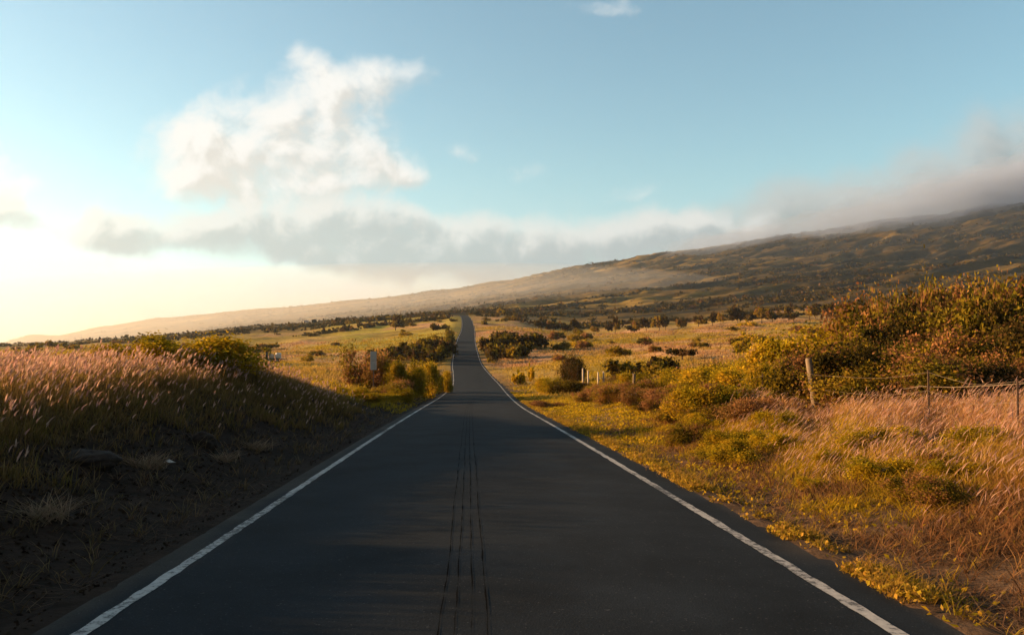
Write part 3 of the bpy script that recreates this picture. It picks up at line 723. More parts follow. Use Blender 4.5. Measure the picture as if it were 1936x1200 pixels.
for k_ in range(16):
    y = rg5.uniform(8.5, 20); x = float(road_x(y)) + HALF_R + rg5.uniform(1.2, 4.2); h = rg5.uniform(.16, .42)
    plant(['yellow', 'yellow_b', 'yellow', 'olive_b'][k_ % 4], CX + F * x / y, 0, y, h * rg5.uniform(1.8, 2.8), 'small yellow-green weed bush on the near right verge', 'bush', 'weed bushes of the near verge', h=h)
# left bank and around the sign
G3 = 'bushes on and beyond the left bank'
for kd, px, py, d, w, lb in [
    ('yellow', 322, 638, 25, 3.6, 'yellow-green bush standing highest on the left grass bank'),
    ('yellow_b', 185, 668, 28, 2.6, 'low yellow-green bush half sunk in the pink grass'),
    ('olive', 378, 660, 27, 2.3, 'olive bush where the left bank begins to fall'),
    ('olive_b', 428, 684, 28, 1.6, 'brownish bush on the falling shoulder of the left bank'),
    ('yellow_b', 268, 655, 26.5, 2.4, 'small yellow bush just left of the highest bush on the bank')]:
    plant(kd, px, py, d, w, lb, 'bush', G3)
G4 = 'bushes around the road sign'
for kd, px, py, d, w, lb in [
    ('russet_b', 700, 660, 59, 3.6, 'large rust-tinged bush right behind the road sign'),
    ('yellow', 745, 684, 57, 2.4, 'golden bush just right of the road sign'),
    ('yellow', 795, 686, 63, 3.0, 'golden bush midway between the road sign and the road'),
    ('yellow_b', 816, 690, 72, 2.0, 'golden bush nearest the road beyond the road sign'),
    ('yellow_b', 770, 700, 58, 2.6, 'dense bush in front of the golden bushes beside the road'),
    ('olive', 672, 732, 50, 1.7, 'low olive bush at the foot of the road sign'),
    ('yellow', 655, 735, 45, 2.0, 'low golden bush left below the road sign'),
    ('olive_b', 745, 722, 52, 2.4, 'low olive bush right below the road sign'),
    ('yellow_b', 620, 742, 41, 1.8, 'low golden bush at the end of the left bank'),
    ('yellow_b', 838, 704, 74, 1.7, 'low golden bush touching the asphalt where the road dips, past the sign'),
    ('yellow', 725, 744, 46, 1.8, 'golden low bush between the bank end and the sign post'),
    ('yellow_b', 680, 752, 40, 1.8, 'golden tangle at the foot of the bank end, nearest the camera'),
    ('yellow', 760, 735, 50, 2.0, 'golden low bush on the road shoulder below the sign'),
    ('olive', 792, 712, 66, 1.8, 'low olive bush beside the road shoulder past the sign')]:
    plant(kd, px, py, d, w, lb, 'bush', G4)
# single landmarks of the middle distance
for kd, px, py, d, w, lb, cat in [
    ('dark', 1075, 675, 88, 4.4, 'round dark dome-shaped bush in the yellow meadow behind the pale posts', 'bush'),
    ('flat', 1290, 657, 110, 3.4, 'small spreading tree alone in the meadow, with sky-like gaps under its crown', 'tree'),
    ('f_olive', 1400, 645, 112, 2.6, 'low bush right of the small spreading tree', 'bush'),
    ('f_yellow', 1004, 688, 100, .9, 'narrow upright yellow bush near the right road bend', 'bush'),
    ('f_yellow', 982, 700, 94, 1.8, 'yellow bush beside the right road bend', 'bush'),
    ('f_dark_b', 1195, 682, 84, 5.0, 'wide dark bush right behind the pale posts', 'bush'),
    ('f_dark', 1240, 676, 86, 4.0, 'dark bush right of the wide dark bush behind the fence', 'bush'),
    ('tree1', 748, 603, 400, 9, 'dark round tree alone on the left crest beside the road top', 'tree')]:
    plant(kd, px, py, d, w, lb, cat)
# scrub-covered cutting on both sides of the rising road
G5 = 'dark bushes of the cutting left of the rising road'
for i, (px, py, d, w) in enumerate([(758, 655, 165, 6), (785, 648, 172, 6), (812, 641, 182, 6), (838, 634, 192, 5), (848, 645, 170, 4), (822, 655, 160, 5), (790, 662, 150, 5), (848, 622, 235, 5), (720, 660, 158, 6)]):
    plant(('f_dark', 'f_dark_b')[i % 2], px, py, d, w, 'dark bush crowded in the shaded cutting left of the rising road', 'bush', G5)
G6 = 'dark bushes of the cutting right of the rising road'
for i, (px, py, d, w) in enumerate([(922, 640, 182, 4), (940, 632, 190, 7), (962, 628, 200, 8), (985, 630, 196, 8), (1005, 634, 190, 7), (950, 650, 165, 6), (925, 655, 155, 4), (978, 648, 168, 6)]):
    plant(('f_dark', 'f_dark_b')[i % 2], px, py, d, w, 'dark bush crowded on the mound right of the rising road', 'bush', G6)
# trees at the foot of the slope
G7 = 'row of trees at the foot of the mountain'
tl = [(1015, 612, 350), (1032, 608, 352), (1048, 613, 356), (1075, 618, 360), (1090, 616, 352), (1128, 612, 352), (1145, 608, 354), (1160, 613, 350), (1185, 606, 356), (1200, 610, 352), (1222, 604, 362), (1240, 602, 356), (1260, 600, 362), (1282, 598, 366), (1300, 596, 358), (1322, 594, 372), (1345, 592, 360), (1368, 594, 366), (1390, 592, 372), (1410, 590, 362), (1428, 590, 356), (1448, 588, 352), (1468, 590, 366), (1490, 585, 355), (1508, 583, 358), (1528, 586, 350), (1548, 584, 360), (1568, 582, 352), (1590, 581, 356), (1610, 579, 350), (1630, 577, 358), (1652, 576, 352)]
for i, (px, py, d) in enumerate(tl):
    plant('tree%d' % (i * 7 % 4), px + RNG.uniform(-9, 9), py, d + RNG.uniform(-14, 22), RNG.uniform(3.4, 9.0), 'dark small tree in the long row at the foot of the mountain', 'tree', G7, h=RNG.uniform(2.6, 6.6), sink=.0)
# scattered bushes of the fields
def field(n, x0, x1, d0, d1, kinds, label, group, seed, wr=(1.6, 4.2), cut=0.0):
    k = 0; tries = 0; rg = np.random.default_rng(seed)
    while k < n and tries < 4000:
        tries += 1
        d = d0 * (d1 / d0) ** rg.uniform(); px = rg.uniform(x0, x1); x = at(px, d)
        if abs(x - float(road_x(d))) < 6: continue
        if float(fbm(np.array([x * .03]), np.array([d * .02]), 3, 80.)[0]) < cut + rg.uniform(-.15, .15): continue
        w = rg.uniform(*wr) * (1 + d / 500)
        plant(kinds[rg.integers(len(kinds))], px, 0, d, w, label, 'bush', group, h=w * rg.uniform(.26, .45)); k += 1
field(30, 930, 1560, 130, 330, ['f_olive', 'f_yellow', 'f_olive', 'f_russet', 'f_russet'], 'low bush dotted over the pink meadow right of the road', 'bushes dotted over the right meadow', 1)
field(20, 480, 860, 110, 330, ['f_olive', 'f_yellow', 'f_russet'], 'low bush dotted over the meadow left of the road', 'bushes dotted over the left meadow', 2)
field(20, 20, 520, 180, 520, ['f_olive', 'f_russet', 'f_dark_b'], 'low bush on the brown plain behind the pink grass', 'bushes on the far left plain', 3)
field(16, 560, 1000, 330, 560, ['f_olive', 'f_dark_b'], 'low bush on the rise beside the top of the road', 'bushes on the crest', 4, cut=-.1)
for k_ in PROTO:
    if k_ not in used:
        o = PROTO[k_]
        for ch in list(o.children): bpy.data.objects.remove(ch)
        bpy.data.objects.remove(o)

# ------------------------------------------------------------------ wire fence on the right
fence = empty('wire_fence', (0, 0, 0))
tag(fence, 'old wire fence with leaning wooden post and thin dark stakes in the right-hand grass', 'fence')
def post(name, px0, py0, px1, py1, d, r, mat, square=False):
    x0, x1 = at(px0, d), at(px1, d); z1 = top(py1, d); z0 = float(height(x0, d)) - .25
    if square:
        V, Fs = tube([(x0, d, z0), ((x0 + x1) / 2, d, (z0 + z1) / 2), (x1, d, z1 - .04), (x1, d, z1)], [r * 1.15, r * 1.05, r, r * .8], 9)
    else:
        V, Fs = tube([(x0, d, z0), (x1, d, z1)], [r, r], 5)
    return poly_obj(name, V, Fs, mat, fence, square), (x1, d, z1)
tops = []
for nm, a in (('wooden_post', (1546, 790, 1529, 677, 21, .085, M_WOOD, True)), ('metal_stake', (1757, 800, 1755, 699, 15.8, .020, M_RUST)), ('metal_stake', (1442, 780, 1442, 706, 25.6, .024, M_RUST)),
              ('metal_stake', (1245, 760, 1241, 709, 41, .030, M_RUST)), ('wooden_post', (1198, 780, 1199, 706, 48, .09, M_WOOD, True)), ('metal_stake', (1925, 810, 1924, 716, 12.6, .018, M_RUST)),
              ('metal_stake', (1330, 770, 1330, 716, 32, .024, M_RUST))):
    o, tp = post(nm, *a); tops.append(tp)
tops.sort(key=lambda p: p[1])
x9 = at(2080, 10.6); tops = [(x9, 10.6, float(height(x9, 10.6)) + 1.1)] + tops
for fr in (.06, .40, .70):
    pts = []; rad = []
    for i in range(len(tops) - 1):
        a, b = np.array(tops[i]), np.array(tops[i + 1])
        ga, gb = float(height(a[0], a[1])), float(height(b[0], b[1]))
        ha, hb = min(a[2] - ga, 1.1), min(b[2] - gb, 1.1)
        for t in np.linspace(0, 1, 7)[:-1]:
            p = a * (1 - t) + b * t; p[2] = (ga + ha * (1 - fr)) * (1 - t) + (gb + hb * (1 - fr)) * t - .10 * math.sin(math.pi * t) + .02 * math.sin(9 * t + i)
            pts.append(p); rad.append(.0030)
    V, Fs = tube(pts, rad, 4); poly_obj('wire', V, Fs, M_WIRE, fence, True)
# dead vine hanging along the upper wire
pts = [(at(1708, 16.8), 16.8, top(735, 16.8)), (at(1740, 16.2), 16.2, top(730, 16.2)), (at(1800, 15.2), 15.2, top(732, 15.2)), (at(1870, 14), 14, top(729, 14)), (at(1950, 12.5), 12.5, top(724, 12.5))]
V, Fs = tube(pts, [.005, .008, .008, .009, .008], 5); poly_obj('dead_vine', V, Fs, M_WOOD, fence, True)

# pale timber posts
def pale_post(px, pyb, pyt, d, label, parent=None, r=.075):
    x = at(px, d); z = float(height(x, d)); zt = top(pyt, d)
    V, Fs = tube([(0, 0, -.3), (.005, 0, (zt - z) * .5), (0, 0, zt - z - .03), (0, 0, zt - z)], [r, r * .97, r * .93, r * .75], 8)
    o = poly_obj('timber_post', V, Fs, M_PALEWOOD, parent, True); o.location = (x, d, z)
    if label: tag(o, label, 'post', 'pale timber posts in the right verge')
    return o
pale_post(1102, 730, 696, 68, 'leftmost bare pale timber post, reaching a little higher than its neighbour')
pale_post(1112, 733, 700, 67, 'bare pale timber post standing between the leftmost post and the boarded pair')
d = 62; x0, x1 = at(1131, d), at(1141, d); xm = (x0 + x1) / 2; zg = float(height(xm, d))
fr = empty('boarded_frame', (xm, d, zg)); tag(fr, 'pale timber frame of two posts joined by a low white board', 'frame')
for xx, pyt in ((x0, 703), (x1, 702)):
    hgt = top(pyt, d) - zg
    V, Fs = tube([(xx - xm, 0, -.3), (xx - xm, 0, hgt * .5), (xx - xm, 0, hgt - .03), (xx - xm, 0, hgt)], [.07, .068, .065, .05], 8); poly_obj('post', V, Fs, M_PALEWOOD, fr, True)
zb = top(729, d) - zg
V, Fs = box((0, -.085, zb), x1 - x0 + .12, .03, .24); bb = poly_obj('board', V, Fs, M_PAPER, fr); bevel(bb, .008)

# ------------------------------------------------------------------ road sign seen from behind
d = 55; x = at(706, d); z = float(height(x, d)); sg = empty('road_sign', (x, d, z), .12)
tag(sg, 'narrow road sign of two stacked pale panels on one post beside bushes', 'sign')
zt = top(664, d) - z; zl = top(699, d) - z
V, Fs = box((0, .03, (zt - .3) / 2 - .15), .06, .04, zt + .2); bevel(poly_obj('post', V, Fs, M_POSTSTEEL, sg), .006)
ph = (zt - zl) / 2 - .012
for zc in (zt - ph / 2, zl + ph / 2):
    V, Fs = box((0, 0, zc), .42, .012, ph); bevel(poly_obj('sign_panel', V, Fs, M_ALU, sg), .004)

# ------------------------------------------------------------------ flatbed trailer with pale drums in the left field
d = 120; x = at(519, d); z = float(height(x, d)); tr = empty('flatbed_trailer', (x, d, z), .08)
tag(tr, 'dark flatbed trailer parked in the golden field behind the left bank', 'trailer')
V, Fs = box((0, 0, .52), 2.4, 1.3, .12); bevel(poly_obj('bed', V, Fs, M_DARKSTEEL, tr), .015)
V, Fs = join([box((-1.12, 0, 1.05), .06, 1.2, .95), box((-1.12, -.56, 1.1), .09, .06, 1.1), box((-1.12, .56, 1.1), .09, .06, 1.1)]); poly_obj('headboard', V, Fs, M_DARKSTEEL, tr)
V, Fs = tube([(1.2, 0, .5), (2.0, 0, .42)], [.05, .04], 6); poly_obj('drawbar', V, Fs, M_DARKSTEEL, tr)
def lathe(c, r, w, sides=20):
    pr = [(r * .55, -w / 2), (r * .95, -w / 2), (r, -w * .3), (r, w * .3), (r * .95, w / 2), (r * .55, w / 2)]
    V = []; Fs = []; m = len(pr)
    for k in range(sides):
        t = 2 * math.pi * k / sides
        for rr, yy in pr: V.append((c[0] + rr * math.cos(t), c[1] + yy, c[2] + rr * math.sin(t)))
    for k in range(sides):
        for j in range(m):
            k2 = (k + 1) % sides; j2 = (j + 1) % m
            Fs.append((k * m + j, k2 * m + j, k2 * m + j2, k * m + j2))
    return V, Fs
for sx in (-.45, .45):
    for sy_ in (-.72, .72):
        V, Fs = lathe((sx, sy_, .33), .33, .2); wl = poly_obj('wheel', V, Fs, M_RUBBER, tr, True)
        V, Fs = tube([(sx, sy_ - .07, .33), (sx, sy_ + .07, .33)], [.19, .19], 12); poly_obj('rim', V, Fs, M_ALU, wl)
def drum(dx, dz, r, hgt, mat, label):
    V = []; Fs = []; pr = [(0, 0), (r * .95, 0), (r, .04), (r, hgt * .33), (r * 1.03, hgt * .36), (r, hgt * .39), (r, hgt * .66), (r * 1.03, hgt * .69), (r, hgt * .72), (r, hgt - .04), (r * .8, hgt + .03), (r * .25, hgt + .06), (0, hgt + .06)]
    S = 18
    for k in range(S):
        t = 2 * math.pi * k / S
        for rr, zz in pr: V.append((rr * math.cos(t), rr * math.sin(t), zz))
    m = len(pr)
    for k in range(S):
        for j in range(m - 1):
            k2 = (k + 1) % S; Fs.append((k * m + j, k2 * m + j, k2 * m + j + 1, k * m + j + 1))
    o = poly_obj('drum', V, Fs, mat, None, True)
    o.location = (x + dx * math.cos(.08), d + dx * math.sin(.08), z + .581); tag(o, label, 'drum', 'drums on the trailer')
drum(.55, 0, .42, .80, M_TANK, 'larger white drum at the right end of the dark trailer')
drum(-.42, 0, .36, .62, M_PALEROCK, 'smaller cream drum on the dark trailer, left of the white drum')

# far white shed on the slope
d = 900; x = at(578, d); z = float(height(x, d)); sh = empty('shed', (x, d, z), .4); tag(sh, 'tiny white farm shed far off below the hazy left ridge', 'shed')
V = [(-2.5, -2, -1), (2.5, -2, -1), (2.5, 2, -1), (-2.5, 2, -1), (-2.5, -2, 2.4), (2.5, -2, 2.4), (2.5, 2, 2.4), (-2.5, 2, 2.4), (-2.5, 0, 3.4), (2.5, 0, 3.4)]
poly_obj('wall', V, [(0, 1, 5, 4), (2, 3, 7, 6), (1, 2, 6, 9, 5), (3, 0, 4, 8, 7)], M_WALL, sh)
V, Fs = join([([(-2.8, -2.35, 2.3), (2.8, -2.35, 2.3), (2.8, 0, 3.5), (-2.8, 0, 3.5), (-2.8, -2.35, 2.42), (2.8, -2.35, 2.42), (2.8, 0, 3.62), (-2.8, 0, 3.62)], [(0, 1, 2, 3)[::-1], (4, 5, 6, 7), (0, 1, 5, 4), (2, 3, 7, 6), (1, 2, 6, 5), (3, 0, 4, 7)]),
              ([(-2.8, 2.35, 2.3), (2.8, 2.35, 2.3), (2.8, 0, 3.5), (-2.8, 0, 3.5), (-2.8, 2.35, 2.42), (2.8, 2.35, 2.42), (2.8, 0, 3.62), (-2.8, 0, 3.62)], [(0, 1, 2, 3), (4, 5, 6, 7)[::-1], (0, 1, 5, 4)[::-1], (1, 2, 6, 5)[::-1], (3, 0, 4, 7)[::-1]])])
poly_obj('roof', V, Fs, M_ROOF, sh)

# ------------------------------------------------------------------ rocks, litter and clumps on the left bank
def rock(name, px, d, sx, sy_, sz, seed, mat, label, cat='rock', sub=4):
    import bmesh
    bm = bmesh.new(); bmesh.ops.create_icosphere(bm, subdivisions=sub, radius=1)
    co = np.array([v.co[:] for v in bm.verts])
    nn = fbm(co[:, 0] * 1.3 + seed, co[:, 1] * 1.3 + co[:, 2] * .9, 4, seed); n2 = fbm(co[:, 1] * 2.1, co[:, 2] * 2.1 + co[:, 0], 3, seed + 3)
    for v, a, b in zip(bm.verts, nn, n2): v.co = v.co * (1 + .35 * a + .22 * b)
    me = bpy.data.meshes.new(name); bm.to_mesh(me); bm.free()
    for p in me.polygons: p.use_smooth = True
    me.materials.append(mat); o = bpy.data.objects.new(name, me); COL.objects.link(o)
    x = at(px, d); o.location = (x, d, float(height(x, d)) + sz * .25); o.scale = (sx, sy_, sz); o.rotation_euler = (0, 0, seed)
    return tag(o, label, cat)
rock('boulder', 385, 15.2, .22, .22, .20, 1.3, M_ROCK, 'dark rounded boulder at the top of the bare soil on the left bank')
rock('dirt_mound', 172, 11.6, .42, .36, .15, 2.7, M_ROCK, 'broad dark mound of earth at the foot of the tall grass on the left', 'mound')
rock('stone', 1105, 64, .16, .16, .16, 4.1, M_PALEROCK, 'small pale stone in the bushes below the bare posts')
def clump(px, d, h, n, pal, label):
    g = Geo(); P = np.stack([RNG.normal(0, .12, n), RNG.normal(0, .10, n), np.full(n, -.02)], 1)
    strips(g, P, RNG.uniform(0, 6.28, n), RNG.uniform(.2, 1.4, n), RNG.uniform(.2, 1.2, n), h * RNG.uniform(.5, 1.1, n), np.full(n, .012), pick(n, pal) * .6, pick(n, pal), (1, .8, .15))
    o = g.build('dry_tussock', M_GRASS); x = at(px, d); o.location = (x, d, float(height(x, d))); return tag(o, label, 'tussock')
TP2 = [(.42, .29, .19), (.36, .25, .16), (.30, .21, .13)]
clump(485, 17.2, .30, 160, TP2, 'pale dry tussock on the dark soil, nearest the road line')
clump(275, 12.4, .34, 170, TP2, 'pale dry tussock below the dark mound on the left soil')
clump(85, 8.7, .30, 200, TP2, 'pale flattened tussock at the left frame edge')
clump(420, 14.6, .26, 120, TP2, 'pale dry tussock just right of the dark boulder')
x = at(320, 13); z = float(height(x, 13)); 
V = [(-.16, -.05, .02), (-.05, -.06, .06), (.06, -.05, .03), (.17, -.03, .05), (-.15, .05, .05), (-.05, .06, .10), (.06, .05, .06), (.16, .06, .02)]
V = V + [(a, b, c + .004) for a, b, c in V]
Fs = [(0, 1, 5, 4)[::-1], (1, 2, 6, 5)[::-1], (2, 3, 7, 6)[::-1], (8, 9, 13, 12), (9, 10, 14, 13), (10, 11, 15, 14), (0, 4, 12, 8), (3, 11, 15, 7), (0, 8, 9, 1), (1, 9, 10, 2), (2, 10, 11, 3), (4, 5, 13, 12), (5, 6, 14, 13), (6, 7, 15, 14)]
o = poly_obj('paper_scrap', V, Fs, M_PAPER); o.scale = (.6, .6, .6); o.location = (x, 13, z + .01); o.rotation_euler = (0, 0, -.3); tag(o, 'crumpled white paper scrap on the dark soil of the left bank', 'litter')

# ------------------------------------------------------------------ air
def volume_mat(name, col, dens, aniso):
    m, nt, _, L = new_mat(name)
    v = N(nt, 'ShaderNodeVolumePrincipled'); v.inputs['Color'].default_value = (*col, 1); v.inputs['Density'].default_value = dens; v.inputs['Anisotropy'].default_value = aniso
    o = N(nt, 'ShaderNodeOutputMaterial'); L(v.outputs[0], o.inputs['Volume'])
    return m
V, Fs = box((0, 2100, 270), 15200, 4600, 760)
def ridge_cloud(px, d, rowc, rx, ry_, rz, dens, seed):
    import bmesh
    bm = bmesh.new(); bmesh.ops.create_icosphere(bm, subdivisions=4, radius=1)
    c_ = np.array([v.co[:] for v in bm.verts])
    nn = fbm(c_[:, 0] * 1.6 + seed, c_[:, 1] * 1.6 + c_[:, 2] * 1.1, 4, seed)
    for v, a in zip(bm.verts, nn): v.co = v.co * (1 + .9 * a)
    me = bpy.data.meshes.new('ridge_cloud'); bm.to_mesh(me); bm.free()
    me.materials.append(volume_mat('cloud_vapour', (.50, .64, .92), dens, .1))
    o = bpy.data.objects.new('ridge_cloud', me); COL.objects.link(o); o.location = (at(px, d), d, top(rowc, d)); o.scale = (rx, ry_, rz); o.rotation_euler = (0, -.17, 0)
    return tag(o, kind='stuff')
rgc = np.random.default_rng(5); RC = []
for k_ in range(16):
    px = 1330 + 55 * k_ + rgc.uniform(-20, 20); f_ = k_ / 15
    RC.append((px, 2350 + rgc.uniform(-120, 200), 470 - .163 * (px - 1330) - 20 * f_ + rgc.uniform(-10, 8), 150 + 90 * f_, 110 + 50 * f_, 34 + 60 * f_ + rgc.uniform(0, 20), .0016 + .0014 * f_))
for i, a in enumerate(RC):
    ridge_cloud(*a, 3.3 + i * 2.1)
import bmesh as _bm
bm = _bm.new(); _bm.ops.create_icosphere(bm, subdivisions=4, radius=1); me = bpy.data.meshes.new('ridge_mist'); bm.to_mesh(me); bm.free()
me.materials.append(volume_mat('ridge_mist', (.95, .93, .88), .0006, .5)); o = bpy.data.objects.new('ridge_mist', me); COL.objects.link(o)
o.location = (at(500, 1700), 1700, top(610, 1700)); o.scale = (980, 900, 72); o.rotation_euler = (0, -.06, 0); tag(o, kind='stuff')
hz = poly_obj('haze', V, [tuple(f) for f in Fs], volume_mat('haze_air', (.66, .82, 1.0), 0.78e-4, .45)); tag(hz, kind='stuff')

# ------------------------------------------------------------------ sky with clouds
W = bpy.data.worlds.new('World'); SC.world = W; W.use_nodes = True
nt = W.node_tree; nt.nodes.clear(); L = nt.links.new
SKY_STRENGTH = .066; EXPO = 1.58
def cloud_group():
    gp = bpy.data.node_groups.new('cloud_density', 'ShaderNodeTree')
    gp.interface.new_socket('UV', in_out='INPUT', socket_type='NodeSocketVector')
    for nm in ('A', 'B', 'A raw', 'B raw', 'C', 'D', 'C raw', 'D raw'): gp.interface.new_socket(nm, in_out='OUTPUT', socket_type='NodeSocketFloat')
    gi = gp.nodes.new('NodeGroupInput'); go = gp.nodes.new('NodeGroupOutput'); K = gp.links.new
    def noise(scale, detail, rough, src, dist=0.0, z=0.0):
        mp = N(gp, 'ShaderNodeMapping'); mp.inputs['Location'].default_value = (z, z * .7, z); K(src, mp.inputs[0])
        n = N(gp, 'ShaderNodeTexNoise'); n.inputs['Scale'].default_value = scale; n.inputs['Detail'].default_value = detail; n.inputs['Roughness'].default_value = rough; n.inputs['Distortion'].default_value = dist
        K(mp.outputs[0], n.inputs['Vector']); return n
    wn = noise(7, 4, .6, gi.outputs[0])
    sb = N(gp, 'ShaderNodeVectorMath', operation='SUBTRACT'); K(wn.outputs['Color'], sb.inputs[0]); sb.inputs[1].default_value = (.5, .5, .5)
    ms = N(gp, 'ShaderNodeVectorMath', operation='MULTIPLY'); K(sb.outputs[0], ms.inputs[0]); ms.inputs[1].default_value = (.085, .06, 0)
    ad = N(gp, 'ShaderNodeVectorMath', operation='ADD'); K(gi.outputs[0], ad.inputs[0]); K(ms.outputs[0], ad.inputs[1])
    warp = ad.outputs[0]
    def blobs(lst):
        acc = None
        for px, py, rx, ry_, w in lst:
            a = N(gp, 'ShaderNodeVectorMath', operation='SUBTRACT'); K(warp, a.inputs[0]); a.inputs[1].default_value = ((px - CX) / F, (HY - py) / F, 0)
            b = N(gp, 'ShaderNodeVectorMath', operation='MULTIPLY'); K(a.outputs[0], b.inputs[0]); b.inputs[1].default_value = (F / rx, F / ry_, 0)
            c = N(gp, 'ShaderNodeVectorMath', operation='DOT_PRODUCT'); K(b.outputs[0], c.inputs[0]); K(b.outputs[0], c.inputs[1])
            e = N(gp, 'ShaderNodeMath', operation='POWER'); e.inputs[0].default_value = .37; K(c.outputs['Value'], e.inputs[1])
            m_ = N(gp, 'ShaderNodeMath', operation='MULTIPLY_ADD'); K(e.outputs[0], m_.inputs[0]); m_.inputs[1].default_value = w
            if acc is None: m_.inputs[2].default_value = 0
            else: K(acc, m_.inputs[2])
            acc = m_.outputs[0]
        return acc
    fn = noise(14, 12, .66, warp, .15, 3.1)
    vo = N(gp, 'ShaderNodeTexVoronoi', feature='F1'); vo.inputs['Scale'].default_value = 19; vo.inputs['Detail'].default_value = 2; vo.inputs['Roughness'].default_value = .5; K(warp, vo.inputs['Vector'])
    fv = N(gp, 'ShaderNodeMath', operation='SUBTRACT'); K(fn.outputs['Fac'], fv.inputs[0]); fv.inputs[1].default_value = .5 - .22
    def dens(acc, lo, hi, k, comp):
        ex = N(gp, 'ShaderNodeMath', operation='POWER'); ex.inputs[0].default_value = comp; K(acc, ex.inputs[1])
        sat = N(gp, 'ShaderNodeMath', operation='SUBTRACT'); sat.inputs[0].default_value = 1.0; K(ex.outputs[0], sat.inputs[1])
        f = N(gp, 'ShaderNodeMath', operation='MULTIPLY_ADD'); K(vo.outputs['Distance'], f.inputs[0]); f.inputs[1].default_value = -.30; K(fv.outputs[0], f.inputs[2])
        a5 = N(gp, 'ShaderNodeMath', operation='MULTIPLY', use_clamp=True); K(sat.outputs[0], a5.inputs[0]); a5.inputs[1].default_value = 3.5
        f2 = N(gp, 'ShaderNodeMath', operation='MULTIPLY'); K(f.outputs[0], f2.inputs[0]); K(a5.outputs[0], f2.inputs[1])
        m_ = N(gp, 'ShaderNodeMath', operation='MULTIPLY_ADD'); K(f2.outputs[0], m_.inputs[0]); m_.inputs[1].default_value = k; K(sat.outputs[0], m_.inputs[2])
        r = N(gp, 'ShaderNodeMapRange', interpolation_type='SMOOTHSTEP'); r.inputs['From Min'].default_value = lo; r.inputs['From Max'].default_value = hi; K(m_.outputs[0], r.inputs['Value'])
        return r.outputs[0], m_.outputs[0]
    white = [(345, 262, 80, 58, 1.), (440, 285, 85, 75, .9), (520, 255, 100, 85, 1.), (620, 270, 95, 85, .9), (575, 105, 42, 34, .75), (640, 165, 70, 38, .6), (720, 135, 80, 42, .75), (690, 320, 85, 45, .8), (560, 340, 150, 45, .7), (430, 340, 90, 40, .7), (770, 350, 40, 22, .55), (520, 400, 110, 28, .45),
             (868, 295, 38, 26, .40), (1000, 325, 55, 25, .2), (1265, 305, 60, 28, .24), (1160, 8, 100, 24, .30), (1120, 375, 130, 34, .22), (20, 370, 55, 45, .7), (-40, 330, 60, 50, .8), (380, 500, 220, 26, .35), (1180, 360, 90, 30, .18)]
    grey = [(185, 425, 62, 42, 1.), (240, 440, 55, 40, .9), (345, 440, 95, 30, .85), (470, 432, 110, 38, .9), (580, 425, 100, 42, .95), (680, 420, 80, 48, .95), (790, 440, 90, 42, .9), (900, 455, 95, 36, .9), (560, 478, 110, 26, .7), (720, 490, 130, 34, .8), (860, 495, 130, 34, .9), (1020, 475, 130, 48, .85), (1170, 460, 150, 48, .85), (1330, 445, 150, 48, .85),
            (1000, 505, 120, 26, .8), (40, 405, 45, 28, .7), (-30, 400, 50, 35, .8), (270, 580, 150, 18, .38)]
    fog = [(1440, 390, 70, 45, .6), (1530, 395, 110, 55, .7), (1640, 385, 120, 60, .8), (1760, 345, 120, 75, .9), (1880, 300, 110, 85, .95), (2020, 260, 140, 120, 1.), (1600, 440, 200, 55, .9), (1850, 400, 200, 70, .9), (1330, 455, 150, 40, .7), (1180, 470, 170, 42, .8), (1030, 490, 140, 38, .7), (1400, 440, 160, 50, .7)]
    veil = [(-100, 530, 300, 95, 1.8), (100, 560, 380, 75, 1.1), (480, 560, 380, 50, .8), (800, 540, 380, 40, .5)]
    for q, (b_, lo, hi, k, comp) in enumerate(((white, .18, .95, 1.2, .17), (grey, .20, .82, 1.0, .20), (fog, .15, 1.0, .7, .30), (veil, .05, 1.0, .25, .40))):
        a_, r_ = dens(blobs(b_), lo, hi, k, comp); K(a_, go.inputs['ABCD'[q]]); K(r_, go.inputs['ABCD'[q] + ' raw'])
    return gp
CG = cloud_group()
sky = N(nt, 'ShaderNodeTexSky', sky_type='NISHITA'); sky.sun_disc = False; sky.sun_elevation = SUN_EL; sky.sun_rotation = SUN_AZ
sky.air_density = 1.0; sky.dust_density = .3; sky.ozone_density = 1.6; sky.altitude = 200
tc = N(nt, 'ShaderNodeTexCoord'); sx = N(nt, 'ShaderNodeSeparateXYZ'); L(tc.outputs['Generated'], sx.inputs[0])
ym = N(nt, 'ShaderNodeMath', operation='MAXIMUM'); L(sx.outputs['Y'], ym.inputs[0]); ym.inputs[1].default_value = .02
du = N(nt, 'ShaderNodeMath', operation='DIVIDE'); L(sx.outputs['X'], du.inputs[0]); L(ym.outputs[0], du.inputs[1])
dv = N(nt, 'ShaderNodeMath', operation='DIVIDE'); L(sx.outputs['Z'], dv.inputs[0]); L(ym.outputs[0], dv.inputs[1])
uv = N(nt, 'ShaderNodeCombineXYZ'); L(du.outputs[0], uv.inputs[0]); L(dv.outputs[0], uv.inputs[1])
g1 = N(nt, 'ShaderNodeGroup'); g1.node_tree = CG; L(uv.outputs[0], g1.inputs[0])
of = N(nt, 'ShaderNodeVectorMath', operation='ADD'); L(uv.outputs[0], of.inputs[0]); of.inputs[1].default_value = (-.016, .016, 0)
g2 = N(nt, 'ShaderNodeGroup'); g2.node_tree = CG; L(of.outputs[0], g2.inputs[0])
def M(op, a, b, c=None):
    n = N(nt, 'ShaderNodeMath', operation=op)
    for i, v in enumerate((a, b, c)):
        if v is None: continue
        if isinstance(v, (int, float)): n.inputs[i].default_value = v
        else: L(v, n.inputs[i])
    return n.outputs[0]
